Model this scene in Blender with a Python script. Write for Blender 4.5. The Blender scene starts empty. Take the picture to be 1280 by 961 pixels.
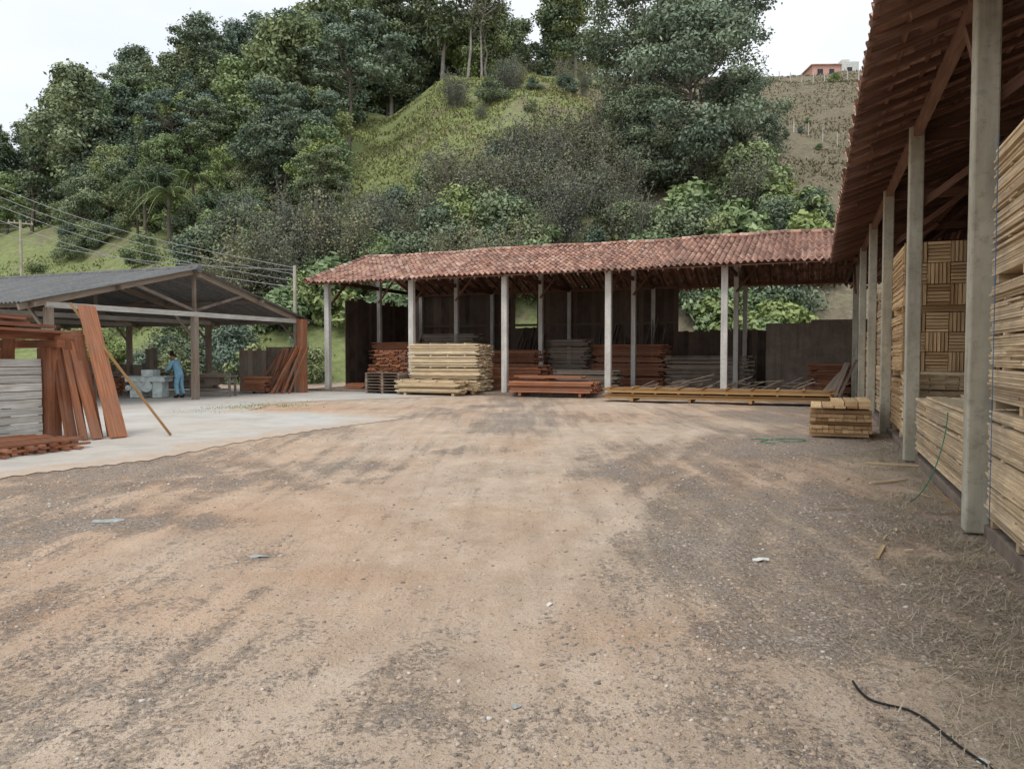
import bpy, math, random
import numpy as np
from mathutils import Vector
random.seed(7); RNG=np.random.default_rng(11)
scene=bpy.context.scene
TH=math.atan(378/931.0); ST,CT=math.sin(TH),math.cos(TH)
F=931.0; CAMH=1.6; HOR=445.0
def L2W(r,s): return (CT*r+ST*s, -ST*r+CT*s)
def G(px,py):
    d=CAMH*F/(py-HOR); return ((px-640)/F*d, d)
def W2L(x,y): return (CT*x-ST*y, ST*x+CT*y)
# ------------------------------------------------------------ noise
TAB=RNG.random((256,256))
def vn(x,y,o=0):
    x=np.asarray(x,float)+o*17.3; y=np.asarray(y,float)+o*9.1
    xi=np.floor(x).astype(int); yi=np.floor(y).astype(int); fx=x-xi; fy=y-yi
    fx=fx*fx*(3-2*fx); fy=fy*fy*(3-2*fy)
    a=TAB[xi&255,yi&255]; b=TAB[(xi+1)&255,yi&255]; c=TAB[xi&255,(yi+1)&255]; d=TAB[(xi+1)&255,(yi+1)&255]
    return (a*(1-fx)+b*fx)*(1-fy)+(c*(1-fx)+d*fx)*fy
def fbm(x,y,o=0,n=4):
    r=0;a=.5;t=0
    for i in range(n):
        r=r+a*vn(x*2**i,y*2**i,o+i*3);t+=a;a*=.5
    return r/t
# ------------------------------------------------------------ mesh helpers
def link(ob,parent=None,loc_frame=False):
    scene.collection.objects.link(ob)
    if parent: ob.parent=parent
    elif loc_frame: ob.rotation_euler=(0,0,-TH)
    return ob
def empty(name,frame=True):
    e=bpy.data.objects.new(name,None); e.empty_display_size=.3
    scene.collection.objects.link(e)
    if frame: e.rotation_euler=(0,0,-TH)
    return e
SG=[(i,j,k) for i in(-1,1) for j in(-1,1) for k in(-1,1)]
FC=[((0,1,3,2),1,2),((4,6,7,5),1,2),((0,4,5,1),0,2),((2,3,7,6),0,2),((0,2,6,4),0,1),((1,5,7,3),0,1)]
class MB:
    def __init__(s): s.V=[];s.F=[];s.A=[];s.U=[]
    def hexa(s,c,a,b,d,v=None):
        if v is None: v=random.random()
        c=Vector(c);a=Vector(a);b=Vector(b);d=Vector(d)
        n=len(s.V); L=(a.length,b.length,d.length); o=random.random()*50
        for i,j,k in SG: s.V.append(tuple(c+a*i+b*j+d*k))
        for f,p,q in FC:
            s.F.append(tuple(n+t for t in f)); s.A.append(v)
            if L[q]>L[p]: p,q=q,p
            for t in f: s.U.append((SG[t][p]*L[p]+o,SG[t][q]*L[q]+o*.37))
    def box(s,x0,x1,y0,y1,z0,z1,v=None):
        s.hexa(((x0+x1)/2,(y0+y1)/2,(z0+z1)/2),((x1-x0)/2,0,0),(0,(y1-y0)/2,0),(0,0,(z1-z0)/2),v)
    def beam(s,p0,p1,w,h,v=None,up=(0,0,1)):
        p0=Vector(p0);p1=Vector(p1);d=(p1-p0); u=Vector(up)
        if abs(d.normalized().dot(u))>.97: u=Vector((1,0,0))
        sd=d.cross(u).normalized(); u2=sd.cross(d).normalized()
        s.hexa((p0+p1)/2,d/2,sd*w/2,u2*h/2,v)
    def cyl(s,p0,p1,r0,r1,n=10,v=.5,cap=True):
        p0=Vector(p0);p1=Vector(p1);d=(p1-p0).normalized();u=Vector((0,0,1)) if abs(d.z)<.9 else Vector((1,0,0))
        a=d.cross(u).normalized();b=d.cross(a);k=len(s.V)
        for p,r in((p0,r0),(p1,r1)):
            for i in range(n):
                t=2*math.pi*i/n; s.V.append(tuple(p+a*math.cos(t)*r+b*math.sin(t)*r))
        for i in range(n):
            j=(i+1)%n; s.F.append((k+i,k+j,k+n+j,k+n+i)); s.A.append(v); s.U+= [(0,i*.1),(0,i*.1+.1),(1,i*.1+.1),(1,i*.1)]
        if cap:
            for q in(0,n):
                s.F.append(tuple(k+q+i for i in range(n))); s.A.append(v); s.U+=[(0,0)]*n
    def make(s,name,mat,parent=None,bevel=0,smooth=False,frame=True):
        me=bpy.data.meshes.new(name); me.from_pydata(s.V,[],s.F)
        at=me.attributes.new('v','FLOAT','FACE'); at.data.foreach_set('value',s.A)
        uv=me.uv_layers.new(name='UVMap'); uv.data.foreach_set('uv',np.array(s.U,dtype=np.float32).ravel())
        me.materials.append(mat)
        if smooth: me.polygons.foreach_set('use_smooth',[True]*len(me.polygons))
        ob=bpy.data.objects.new(name,me); link(ob,parent,frame)
        if bevel:
            b=ob.modifiers.new('b','BEVEL'); b.width=bevel; b.segments=2; b.limit_method='ANGLE'
        return ob
def np_mesh(name,V,Fq,mats,A=None,mi=None,smooth=None):
    me=bpy.data.meshes.new(name); V=np.asarray(V,np.float32); Fq=np.asarray(Fq,np.int32); k=Fq.shape[1];n=len(Fq)
    me.vertices.add(len(V)); me.vertices.foreach_set('co',V.ravel())
    me.loops.add(n*k); me.loops.foreach_set('vertex_index',Fq.ravel())
    me.polygons.add(n); me.polygons.foreach_set('loop_start',np.arange(0,n*k,k,dtype=np.int32))
    try: me.polygons.foreach_set('loop_total',np.full(n,k,dtype=np.int32))
    except Exception: pass
    for m in mats: me.materials.append(m)
    if mi is not None: me.polygons.foreach_set('material_index',np.asarray(mi,np.int32))
    if smooth is not None: me.polygons.foreach_set('use_smooth',np.full(n,smooth))
    if A is not None:
        at=me.attributes.new('v','FLOAT','FACE'); at.data.foreach_set('value',np.asarray(A,np.float32))
    me.update(calc_edges=True); me.validate()
    return me
# ------------------------------------------------------------ materials
def newmat(name):
    m=bpy.data.materials.new(name); m.use_nodes=True; nt=m.node_tree; nt.nodes.clear()
    return m,nt
def N(nt,t,**k):
    n=nt.nodes.new(t)
    for a,b in k.items():
        if a in n.inputs.keys(): n.inputs[a].default_value=b
        else: setattr(n,a,b)
    return n
def ramp(nt,fac,stops):
    r=nt.nodes.new('ShaderNodeValToRGB'); e=r.color_ramp.elements
    while len(e)<len(stops): e.new(.5)
    for i,(p,c) in enumerate(stops): e[i].position=p; e[i].color=(*c,1) if len(c)==3 else c
    nt.links.new(fac,r.inputs[0]); return r.outputs[0]
def mix(nt,f,a,b,mode='MIX'):
    m=nt.nodes.new('ShaderNodeMix'); m.data_type='RGBA'; m.blend_type=mode
    for s,v in((0,f),(6,a),(7,b)):
        if hasattr(v,'is_linked'): nt.links.new(v,m.inputs[s])
        else: m.inputs[s].default_value=v if s==0 else ((*v,1) if len(v)==3 else v)
    return m.outputs[2]
def math_(nt,op,a,b=0.0,c=None):
    m=nt.nodes.new('ShaderNodeMath'); m.operation=op
    for i,v in enumerate((a,b,c)):
        if v is None: continue
        if hasattr(v,'is_linked'): nt.links.new(v,m.inputs[i])
        else: m.inputs[i].default_value=v
    return m.outputs[0]
def noise(nt,vec,scale,detail=4,rough=.6,dist=0):
    n=N(nt,'ShaderNodeTexNoise'); n.inputs['Scale'].default_value=scale;n.inputs['Detail'].default_value=detail
    n.inputs['Roughness'].default_value=rough;n.inputs['Distortion'].default_value=dist
    if vec: nt.links.new(vec,n.inputs['Vector'])
    return n.outputs['Fac']
def mapping(nt,vec,scale=(1,1,1),rot=(0,0,0)):
    m=N(nt,'ShaderNodeMapping'); m.inputs['Scale'].default_value=scale; m.inputs['Rotation'].default_value=rot
    nt.links.new(vec,m.inputs['Vector']); return m.outputs[0]
def finish(nt,col,rough=.85,bump=None,bd=.02,bs=.6,spec=.2):
    p=N(nt,'ShaderNodeBsdfPrincipled'); o=N(nt,'ShaderNodeOutputMaterial')
    if hasattr(col,'is_linked'): nt.links.new(col,p.inputs['Base Color'])
    else: p.inputs['Base Color'].default_value=(*col,1)
    p.inputs['Roughness'].default_value=rough; p.inputs['Specular IOR Level'].default_value=spec
    if bump is not None:
        b=N(nt,'ShaderNodeBump'); b.inputs['Strength'].default_value=bs; b.inputs['Distance'].default_value=bd
        nt.links.new(bump,b.inputs['Height']); nt.links.new(b.outputs[0],p.inputs['Normal'])
    nt.links.new(p.outputs[0],o.inputs[0]); return p
def vattr(nt,name='v'):
    a=N(nt,'ShaderNodeAttribute'); a.attribute_name=name; return a.outputs['Fac']
def wood(name,c1,c2,grey=None,ga=.4,rough=.8):
    m,nt=newmat(name); tc=N(nt,'ShaderNodeTexCoord'); v=vattr(nt)
    g=noise(nt,mapping(nt,tc.outputs['UV'],(1.5,28,1)),1,3,.7,.4)
    g2=noise(nt,tc.outputs['Object'],1.7,3)
    col=mix(nt,v,c1,c2)
    col=mix(nt,1.0,col,ramp(nt,g,[(.3,(.6,.55,.5)),(.62,(1.1,1.1,1.1))]),'MULTIPLY')
    if grey: col=mix(nt,math_(nt,'MULTIPLY',ramp(nt,g2,[(.4,(0,0,0)),(.65,(1,1,1))]),ga),col,grey)
    finish(nt,col,rough); return m
M={}
M['pine']=wood('pine_boards',(.36,.25,.145),(.84,.68,.46),(.36,.31,.25),.5)
M['pinefresh']=wood('pine_fresh',(.52,.38,.21),(.86,.74,.53),(.5,.43,.34),.3)
M['slat']=wood('pine_slats',(.36,.22,.11),(.85,.63,.37),(.40,.30,.2),.35)
M['redwood']=wood('red_lumber',(.22,.085,.045),(.50,.22,.12),(.28,.19,.15),.4)
M['yellowwood']=wood('yellow_lumber',(.28,.15,.06),(.62,.40,.18),(.4,.3,.2),.3)
M['oldwood']=wood('weathered_timber',(.13,.10,.08),(.36,.29,.23),(.30,.27,.24),.5)
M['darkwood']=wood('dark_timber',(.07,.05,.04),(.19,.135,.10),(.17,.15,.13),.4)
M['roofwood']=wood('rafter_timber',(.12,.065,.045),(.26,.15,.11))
M['greywood']=wood('grey_boards',(.54,.54,.51),(.78,.78,.74),(.38,.38,.34),.5)
def concrete(name,c1,c2,stain=(.1,.09,.07),sc=1.0):
    m,nt=newmat(name); tc=N(nt,'ShaderNodeTexCoord'); ob=tc.outputs['Object']
    a=noise(nt,ob,1.4*sc,5,.65); b=noise(nt,mapping(nt,ob,(6,6,.7)),1,4,.6); c=noise(nt,ob,60,2); d=noise(nt,ob,11,5,.75)
    col=ramp(nt,a,[(.3,c1),(.7,c2)])
    col=mix(nt,math_(nt,'MULTIPLY',ramp(nt,b,[(.45,(0,0,0)),(.72,(1,1,1))]),.5),col,stain)
    col=mix(nt,math_(nt,'MULTIPLY',ramp(nt,d,[(.52,(0,0,0)),(.66,(1,1,1))]),.4),col,stain)
    finish(nt,col,.9,c,.004,.5); return m
M['conc']=concrete('post_concrete',(.38,.36,.28),(.60,.57,.47),(.19,.17,.13))
M['concw']=concrete('pale_post_concrete',(.50,.49,.46),(.70,.69,.66),(.30,.28,.25))
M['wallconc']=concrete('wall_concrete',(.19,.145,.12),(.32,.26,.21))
def tilemat(name='clay_tiles',red=0):
    m,nt=newmat(name); tc=N(nt,'ShaderNodeTexCoord'); v=vattr(nt); ob=tc.outputs['Object']
    col=ramp(nt,v,[(0,(.20,.105,.085)),(.2,(.40,.215,.16)),(.6,(.56,.33,.245)),(.9,(.67,.45,.355)),(1,(.70,.60,.52))])
    a=noise(nt,ob,1.1,5,.75); b=noise(nt,ob,14,3,.7)
    col=mix(nt,math_(nt,'MULTIPLY',ramp(nt,a,[(.47,(0,0,0)),(.64,(1,1,1))]),.62),col,(.17,.135,.115))
    col=mix(nt,math_(nt,'MULTIPLY',ramp(nt,b,[(.52,(0,0,0)),(.68,(1,1,1))]),.45),col,(.15,.13,.12))
    finish(nt,col,.85); return m
M['tile']=tilemat()
def fibro():
    m,nt=newmat('fibre_cement_sheets'); tc=N(nt,'ShaderNodeTexCoord'); ob=tc.outputs['Object']
    a=noise(nt,mapping(nt,ob,(3.5,.35,.35)),1.2,5,.7); b=noise(nt,ob,9,4)
    col=ramp(nt,a,[(.3,(.08,.082,.085)),(.7,(.23,.23,.23))])
    col=mix(nt,.3,col,ramp(nt,b,[(.35,(.08,.08,.08)),(.7,(.31,.31,.30))]))
    finish(nt,col,.9); return m
M['fibro']=fibro()
def plain(name,c,rough=.6,var=.25,sc=6,metal=0):
    m,nt=newmat(name); tc=N(nt,'ShaderNodeTexCoord'); a=noise(nt,tc.outputs['Object'],sc,3,.6)
    col=ramp(nt,a,[(.3,tuple(x*(1-var) for x in c)),(.7,tuple(min(1,x*(1+var)) for x in c))])
    p=finish(nt,col,rough); p.inputs['Metallic'].default_value=metal; return m
M['white']=plain('worn_white_paint',(.6,.62,.6)); M['machine']=plain('machine_grey_paint',(.58,.65,.64),.5)
M['blue']=plain('blue_work_clothes',(.22,.42,.56),.8,.2,5); M['black']=plain('black_rubber',(.02,.02,.022),.5)
M['skin']=plain('skin',(.34,.19,.12),.6,.1); M['hair']=plain('dark_hair',(.02,.015,.012),.7); M['boot']=plain('work_boots',(.05,.04,.035),.7)
M['green']=plain('green_hose_plastic',(.05,.25,.14),.4); M['paper']=plain('paper_scrap',(.75,.75,.72),.8,.1)
M['steel']=plain('galvanised_wire',(.35,.35,.35),.5); M['pink']=plain('pink_render',(.6,.36,.31),.9)
M['greystrap']=plain('blue_strap',(.10,.2,.35),.4); M['window']=plain('window_glass',(.04,.05,.06),.2)
M['bark']=plain('tree_bark',(.14,.12,.10),.95,.4,2); M['palebark']=plain('pale_bark',(.30,.28,.25),.95,.3,2)
M['stone']=plain('flat_stone',(.36,.38,.37),.9,.3,10)
def leafmat(name,dark,light):
    m,nt=newmat(name); v=vattr(nt); oi=N(nt,'ShaderNodeObjectInfo')
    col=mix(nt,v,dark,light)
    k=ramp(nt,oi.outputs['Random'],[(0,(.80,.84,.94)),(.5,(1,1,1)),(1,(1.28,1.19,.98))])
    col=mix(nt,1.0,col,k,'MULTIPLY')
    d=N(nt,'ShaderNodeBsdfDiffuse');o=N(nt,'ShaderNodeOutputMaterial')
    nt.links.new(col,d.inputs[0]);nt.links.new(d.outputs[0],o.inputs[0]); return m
LM={'dark':leafmat('foliage_dark',(.12,.16,.115),(.29,.35,.235)),  # foliage greens raised and greyed: distance haze is put into the colour
 'mid':leafmat('foliage_mid',(.14,.19,.115),(.34,.41,.24)),
 'light':leafmat('foliage_light',(.18,.25,.12),(.40,.49,.255)),
 'blue':leafmat('foliage_bluegreen',(.13,.175,.135),(.33,.41,.30)),
 'dry':leafmat('dry_grass',(.30,.25,.18),(.64,.56,.42)),
 'grass':leafmat('hill_grass',(.17,.21,.09),(.40,.44,.20)),
 'hilldry':leafmat('hill_dry_grass',(.16,.145,.10),(.33,.29,.20)),
 'twig':leafmat('twig_foliage',(.14,.155,.115),(.31,.325,.235))}
# ------------------------------------------------------------ world & sun
w=bpy.data.worlds.new('World'); scene.world=w; w.use_nodes=True; nt=w.node_tree; bg=nt.nodes['Background']
sky=N(nt,'ShaderNodeTexSky'); sky.sky_type='NISHITA'; sky.sun_disc=False
sky.sun_elevation=math.radians(58); sky.sun_rotation=math.radians(200); sky.dust_density=3; sky.air_density=1.0
tc=N(nt,'ShaderNodeTexCoord'); cl=noise(nt,mapping(nt,tc.outputs['Generated'],(1,1,2.5)),2.2,5,.55)
cloud=ramp(nt,cl,[(.3,(7.1,7.6,8.1)),(.7,(8.8,8.9,9.0))])
col=mix(nt,.88,sky.outputs[0],cloud); nt.links.new(col,bg.inputs[0]); bg.inputs[1].default_value=.135
sl=bpy.data.lights.new('sun','SUN'); sl.energy=1.2; sl.angle=math.radians(20); sl.color=(1,.95,.87)
so=bpy.data.objects.new('sun',sl); scene.collection.objects.link(so)
so.rotation_euler=(math.radians(32),0,math.radians(-20)); so.location=(0,0,60)
# ------------------------------------------------------------ camera
cd=bpy.data.cameras.new('camera'); cam=bpy.data.objects.new('camera',cd); scene.collection.objects.link(cam); scene.camera=cam
cd.sensor_width=36; cd.lens=F/1280*36; cd.clip_end=6000; cd.clip_start=.05
cam.location=(0,0,CAMH); cam.rotation_euler=(math.radians(90)-math.atan((480.5-HOR)/F),0,0)
scene.view_settings.view_transform='Standard'; scene.view_settings.look='None'; scene.view_settings.exposure=0
# ------------------------------------------------------------ ground
poly=np.array([G(-60,612),G(0,597),G(180,576),G(300,553),G(400,537),G(505,523.5),G(425,516),G(310,513),G(345,504),G(450,499.5),G(570,495),G(560,490.5),G(400,488.5),(-12,36.5),(-34,42),(-40,20),(-18,7)])
def polyinfo(x,y):
    D=np.full(x.shape,1e9); ins=np.zeros(x.shape,bool)
    for i in range(len(poly)):
        a=poly[i];b=poly[(i+1)%len(poly)];ab=b-a
        q=np.clip(((x-a[0])*ab[0]+(y-a[1])*ab[1])/(ab@ab),0,1)
        D=np.minimum(D,np.hypot(x-a[0]-q*ab[0],y-a[1]-q*ab[1]))
        c=((a[1]>y)!=(b[1]>y)); xx=(b[0]-a[0])*(y-a[1])/((b[1]-a[1]) if abs(b[1]-a[1])>1e-9 else 1e-9)+a[0]
        ins^=(c&(x<xx))
    return np.where(ins,D,-D)
n=520; t=np.linspace(-1,1,n); gx=2.6*np.sinh(7.05*t); gy=4+2.6*np.sinh(7.05*t)
X,Y=np.meshgrid(gx,gy)
near=np.clip(1-(np.hypot(X,Y-4)-22)/14,0,1); PD=polyinfo(X,Y); near=near*np.clip((-PD-.1)/1.2,0,1)
Z=-.05*fbm(X*.9,Y*.9,1,5)*near-.02*vn(X*4,Y*4,3)*near
trk=np.zeros_like(X)
def catmull(P,m=14):
    P=[np.array(p,float) for p in P]; P=[2*P[0]-P[1]]+P+[2*P[-1]-P[-2]]; o=[]
    for i in range(1,len(P)-2):
        for k in range(m):
            u=k/m; a,b,c,d=P[i-1:i+3]
            o.append(.5*((2*b)+(-a+c)*u+(2*a-5*b+4*c-d)*u*u+(-a+3*b-3*c+d)*u**3))
    o.append(P[-2]); return o
base=[[(-2.6,.8),(-1.0,3.6),(-.3,5.3),(.9,8),(3.4,12),(5.2,17),(5.6,22)],
      [(-.9,-.5),(.3,2.8),(1.2,5),(2.4,8),(4.2,12),(5.6,17)],
      [(-7,6),(-3.5,7.2),(-.5,9.5),(2,13),(3.6,18),(4,24)],
      [(-9,8.2),(-4,9),(-.8,11.5),(1.2,15),(2.0,20)],
      [(.9,-1),(1.25,2.5),(1.5,4),(2.2,6.2),(3.8,10),(6.2,15)],
      [(2.0,-1),(1.55,2.4),(.9,4.4),(-.5,7),(-3,10.5),(-6,15)]]
along=np.zeros_like(X); bestD=np.full_like(X,9.); second=np.full_like(X,9.)
for P in base:
    for off in (0,1.75):
        C=catmull([(p[0]-off*.8,p[1]+off*.35) for p in P])
        D=np.full_like(X,9.); AL=np.zeros_like(X); acc=0
        for a,b in zip(C[:-1],C[1:]):
            ab=b-a; ln=math.hypot(*ab); q=np.clip(((X-a[0])*ab[0]+(Y-a[1])*ab[1])/(ab@ab),0,1)
            dd_=np.hypot(X-a[0]-q*ab[0],Y-a[1]-q*ab[1]); up=dd_<D; AL=np.where(up,acc+q*ln,AL); D=np.minimum(D,dd_); acc+=ln
        m_=np.clip(1-(D-.10)/.06,0,1)*(.15+.85*np.clip((vn(X*.6,Y*.6,9+off)-.4)*3,0,1))
        second=np.minimum(second,np.maximum(D,bestD)); up=D<bestD; along=np.where(up,AL,along); bestD=np.minimum(D,bestD)
        trk=np.maximum(trk,m_); Z-= .010*m_*near; Z+=.006*np.exp(-((D-.22)/.07)**2)*near
lug=trk*np.clip((second-.40)/.12,0,1)*np.clip(1-(np.hypot(X,Y)-6.5)/2,0,1)
Z=np.minimum(Z,-.002); Z-=.004
def blob(px,py,rx,ry,ang=0):
    x,y=G(px,py); return np.exp(-(((X-x)/rx)**2+((Y-y)/ry)**2))
lr=CT*X-ST*Y; ls=ST*X+CT*Y
grav=np.clip(np.clip(fbm(X*.45,Y*.3,20,5)-.5,-.2,.2)*1.6+.26,0,1)
grav+=.26*np.exp(-((lr+.4)/.9)**2)*np.clip((ls-3)/3,0,1)
for b in [(140,650,.8,.35),(240,652,.4,.25),(330,692,.25,.15),(560,560,1.5,.8),(720,590,1.,.5),(1060,620,.6,1.4),(1000,800,.7,.4),(640,900,.7,.3),(400,580,1.,.5),(860,680,.4,.3)]: grav+=.36*blob(*b)
grav-=.4*blob(350,620,2.6,.8)+.3*blob(520,700,1.2,.8)+.3*blob(700,640,1.5,1)
grav=np.clip(grav-.2*trk,0,1)
ora=np.clip((fbm(X*.5,Y*.3,40,4)-.44)*4,0,1)*.7
for b in [(400,715,.6,.25),(330,600,2.,.5),(500,510,4,2.0),(760,790,.5,.25),(250,640,1.5,.4),(100,760,.8,.5)]: ora+=.5*blob(*b)
ora=np.clip(ora,0,1)
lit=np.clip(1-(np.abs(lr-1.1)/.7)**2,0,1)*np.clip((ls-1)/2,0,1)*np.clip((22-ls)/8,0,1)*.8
V=np.stack([X,Y,Z],-1).reshape(-1,3); I=np.arange(n*n).reshape(n,n)
Q=np.stack([I[:-1,:-1],I[:-1,1:],I[1:,1:],I[1:,:-1]],-1).reshape(-1,4)
SAND=[(.28,(.52,.405,.30)),(.5,(.66,.535,.42)),(.75,(.76,.65,.54))]
def groundmat():
    m,nt=newmat('dirt_and_gravel'); tc=N(nt,'ShaderNodeTexCoord'); ob=tc.outputs['Object']
    g=vattr(nt,'grav'); o=vattr(nt,'ora'); tr=vattr(nt,'trk'); li=vattr(nt,'lit'); al=vattr(nt,'along'); lu=vattr(nt,'lug')
    nf=noise(nt,ob,3.0,6,.72); nm=noise(nt,ob,.8,4,.6); nh=noise(nt,ob,26,4,.75)
    st=noise(nt,mapping(nt,ob,(3.2,.28,1),(0,0,.42)),1,4,.65,.3)
    sand=ramp(nt,nf,SAND)
    sand=mix(nt,math_(nt,'MULTIPLY',o,.7),sand,ramp(nt,nh,[(.3,(.54,.34,.215)),(.7,(.71,.49,.345))]))
    v1=N(nt,'ShaderNodeTexVoronoi'); v1.inputs['Scale'].default_value=40; nt.links.new(ob,v1.inputs['Vector'])
    v2=N(nt,'ShaderNodeTexVoronoi'); v2.inputs['Scale'].default_value=75; nt.links.new(ob,v2.inputs['Vector'])
    s1=N(nt,'ShaderNodeSeparateColor'); nt.links.new(v1.outputs['Color'],s1.inputs[0])
    gc=ramp(nt,s1.outputs[0],[(0,(.22,.20,.19)),(.4,(.40,.365,.335)),(.75,(.54,.49,.45)),(1,(.72,.67,.62))])
    gc=mix(nt,ramp(nt,v1.outputs['Distance'],[(.25,(0,0,0)),(.75,(.8,.8,.8))]),gc,(.36,.285,.225))
    f=math_(nt,'ADD',math_(nt,'MULTIPLY',g,1.1),math_(nt,'MULTIPLY',math_(nt,'SUBTRACT',nh,.5),1.8))
    f=math_(nt,'ADD',f,math_(nt,'MULTIPLY',math_(nt,'SUBTRACT',nf,.5),1.6))
    f=math_(nt,'ADD',f,math_(nt,'MULTIPLY',math_(nt,'SUBTRACT',st,.5),1.2))
    fr=ramp(nt,f,[(.30,(0,0,0)),(.72,(1,1,1))])
    col=mix(nt,math_(nt,'MULTIPLY',fr,.85),sand,gc)
    s2=N(nt,'ShaderNodeSeparateColor'); nt.links.new(v2.outputs['Color'],s2.inputs[0])
    peb=math_(nt,'MULTIPLY',math_(nt,'GREATER_THAN',s2.outputs[1],.75),math_(nt,'LESS_THAN',v2.outputs['Distance'],.42))
    col=mix(nt,math_(nt,'MULTIPLY',peb,.65),col,ramp(nt,s2.outputs[0],[(0,(.20,.17,.15)),(1,(.68,.62,.56))]))
    col=mix(nt,1.0,col,ramp(nt,nm,[(.3,(.84,.83,.82)),(.7,(1.05,1.05,1.05))]),'MULTIPLY')
    col=mix(nt,1.0,col,ramp(nt,st,[(.3,(1.04,1.035,1.03)),(.7,(.88,.86,.85))]),'MULTIPLY')
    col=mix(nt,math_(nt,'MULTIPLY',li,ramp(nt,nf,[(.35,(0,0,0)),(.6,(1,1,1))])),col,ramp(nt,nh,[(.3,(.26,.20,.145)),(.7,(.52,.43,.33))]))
    lug=math_(nt,'MULTIPLY',math_(nt,'SINE',math_(nt,'MULTIPLY',al,85.0)),lu)
    col=mix(nt,math_(nt,'MULTIPLY',tr,.22),col,(.72,.59,.47))
    h=math_(nt,'ADD',math_(nt,'MULTIPLY',nh,1.1),math_(nt,'MULTIPLY',math_(nt,'SUBTRACT',1.0,v1.outputs['Distance']),math_(nt,'ADD',math_(nt,'MULTIPLY',fr,1.0),.15)))
    h=math_(nt,'ADD',h,math_(nt,'MULTIPLY',peb,.4)); h=math_(nt,'ADD',h,math_(nt,'MULTIPLY',lug,.16)); h=math_(nt,'ADD',h,math_(nt,'MULTIPLY',nf,1.7))
    finish(nt,col,.95,h,.022,1.0,.1); return m
gm=groundmat()
me=np_mesh('ground',V,Q,[gm],smooth=True)
for nm_,ar in(('grav',grav),('ora',ora),('trk',trk),('lit',lit),('along',along),('lug',lug)):
    a=me.attributes.new(nm_,'FLOAT','POINT'); a.data.foreach_set('value',ar.ravel().astype(np.float32))
link(bpy.data.objects.new('ground',me))
# pebbles
ph=(1+5**.5)/2
ico=np.array([(-1,ph,0),(1,ph,0),(-1,-ph,0),(1,-ph,0),(0,-1,ph),(0,1,ph),(0,-1,-ph),(0,1,-ph),(ph,0,-1),(ph,0,1),(-ph,0,-1),(-ph,0,1)])/1.9
icf=np.array([(0,11,5),(0,5,1),(0,1,7),(0,7,10),(0,10,11),(1,5,9),(5,11,4),(11,10,2),(10,7,6),(7,1,8),(3,9,4),(3,4,2),(3,2,6),(3,6,8),(3,8,9),(4,9,5),(2,4,11),(6,2,10),(8,6,7),(9,8,1)])
NP=44000
d=1.9*np.exp(RNG.random(NP)*math.log(15/1.9)); u=RNG.uniform(-.72,.74,NP); px_=u*d
gd=np.clip((fbm(px_*.45,d*.3,20,5)-.42)*4,0.18,1); lr_=CT*px_-ST*d
gd=np.maximum(gd,.95*np.exp(-((lr_+.4)/1.2)**2))
keep=(RNG.random(NP)<gd)&(lr_<1.3)&(polyinfo(px_,d)<-.2); px_=px_[keep]; d=d[keep]; K=len(d)
sz=.0032*np.exp(RNG.random(K)**3*1.4)*(1+d*.07)
sc=np.stack([sz*RNG.uniform(.8,1.6,K),sz*RNG.uniform(.7,1.2,K),sz*RNG.uniform(.4,.8,K)],-1)
an=RNG.random(K)*6.28; P=ico[None]*(1+RNG.uniform(-.22,.22,(K,12,1)))*sc[:,None,:]
ca,sa=np.cos(an)[:,None],np.sin(an)[:,None]
Pv=np.stack([P[...,0]*ca-P[...,1]*sa+px_[:,None],P[...,0]*sa+P[...,1]*ca+d[:,None],P[...,2]+0*ca],-1)
def gz(x,y):
    fi=(np.arcsinh((x)/2.6)/7.05+1)/2*(n-1); fj=(np.arcsinh((y-4)/2.6)/7.05+1)/2*(n-1)
    i=np.clip(fi.astype(int),0,n-2); j=np.clip(fj.astype(int),0,n-2); a=fi-i;b=fj-j
    return (Z[j,i]*(1-a)+Z[j,i+1]*a)*(1-b)+(Z[j+1,i]*(1-a)+Z[j+1,i+1]*a)*b
Pv[...,2]+=(gz(px_,d)+sz*.1)[:,None]
pf=(icf[None]+np.arange(K)[:,None,None]*12).reshape(-1,3)
def pebmat():
    m,nt=newmat('gravel_stones'); v=vattr(nt)
    finish(nt,ramp(nt,v,[(0,(.23,.20,.18)),(.4,(.42,.36,.31)),(.8,(.58,.49,.41)),(.95,(.60,.46,.35)),(1,(.76,.72,.67))]),.9); return m
me=np_mesh('gravel',Pv.reshape(-1,3),pf,[pebmat()],A=np.repeat(RNG.random(K),20)); link(bpy.data.objects.new('gravel',me))
def blades(name,x,y,z,length,width,tilt,mat,A=None):
    K=len(x); an=RNG.random(K)*6.283; tl=tilt
    dx=np.cos(an)*np.cos(tl);dy=np.sin(an)*np.cos(tl);dz=np.sin(tl)
    sx=-np.sin(an);sy=np.cos(an); c=np.stack([x,y,z],-1)
    dv=np.stack([dx,dy,dz],-1)*length[:,None]; sv=np.stack([sx,sy,0*sx],-1)*width[:,None]
    Vv=np.stack([c-sv,c+sv,c+dv+sv*.25,c+dv-sv*.25],1).reshape(-1,3)
    me=np_mesh(name,Vv,np.arange(K*4).reshape(K,4),[mat],A=RNG.random(K) if A is None else A)
    return link(bpy.data.objects.new(name,me))
K=30000; s_=2.6+RNG.random(K)**1.3*15; r_=1.42-np.abs(RNG.normal(0,.5,K)); wx=CT*r_+ST*s_; wy=-ST*r_+CT*s_
cl_=vn(wx*3,wy*3,5)>.38
wx,wy=wx[cl_],wy[cl_];K=len(wx)
blades('dry_grass_litter',wx,wy,gz(wx,wy)+.006,RNG.uniform(.03,.13,K),RNG.uniform(.0012,.003,K),np.abs(RNG.normal(.1,.3,K)),LM['dry'])
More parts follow.
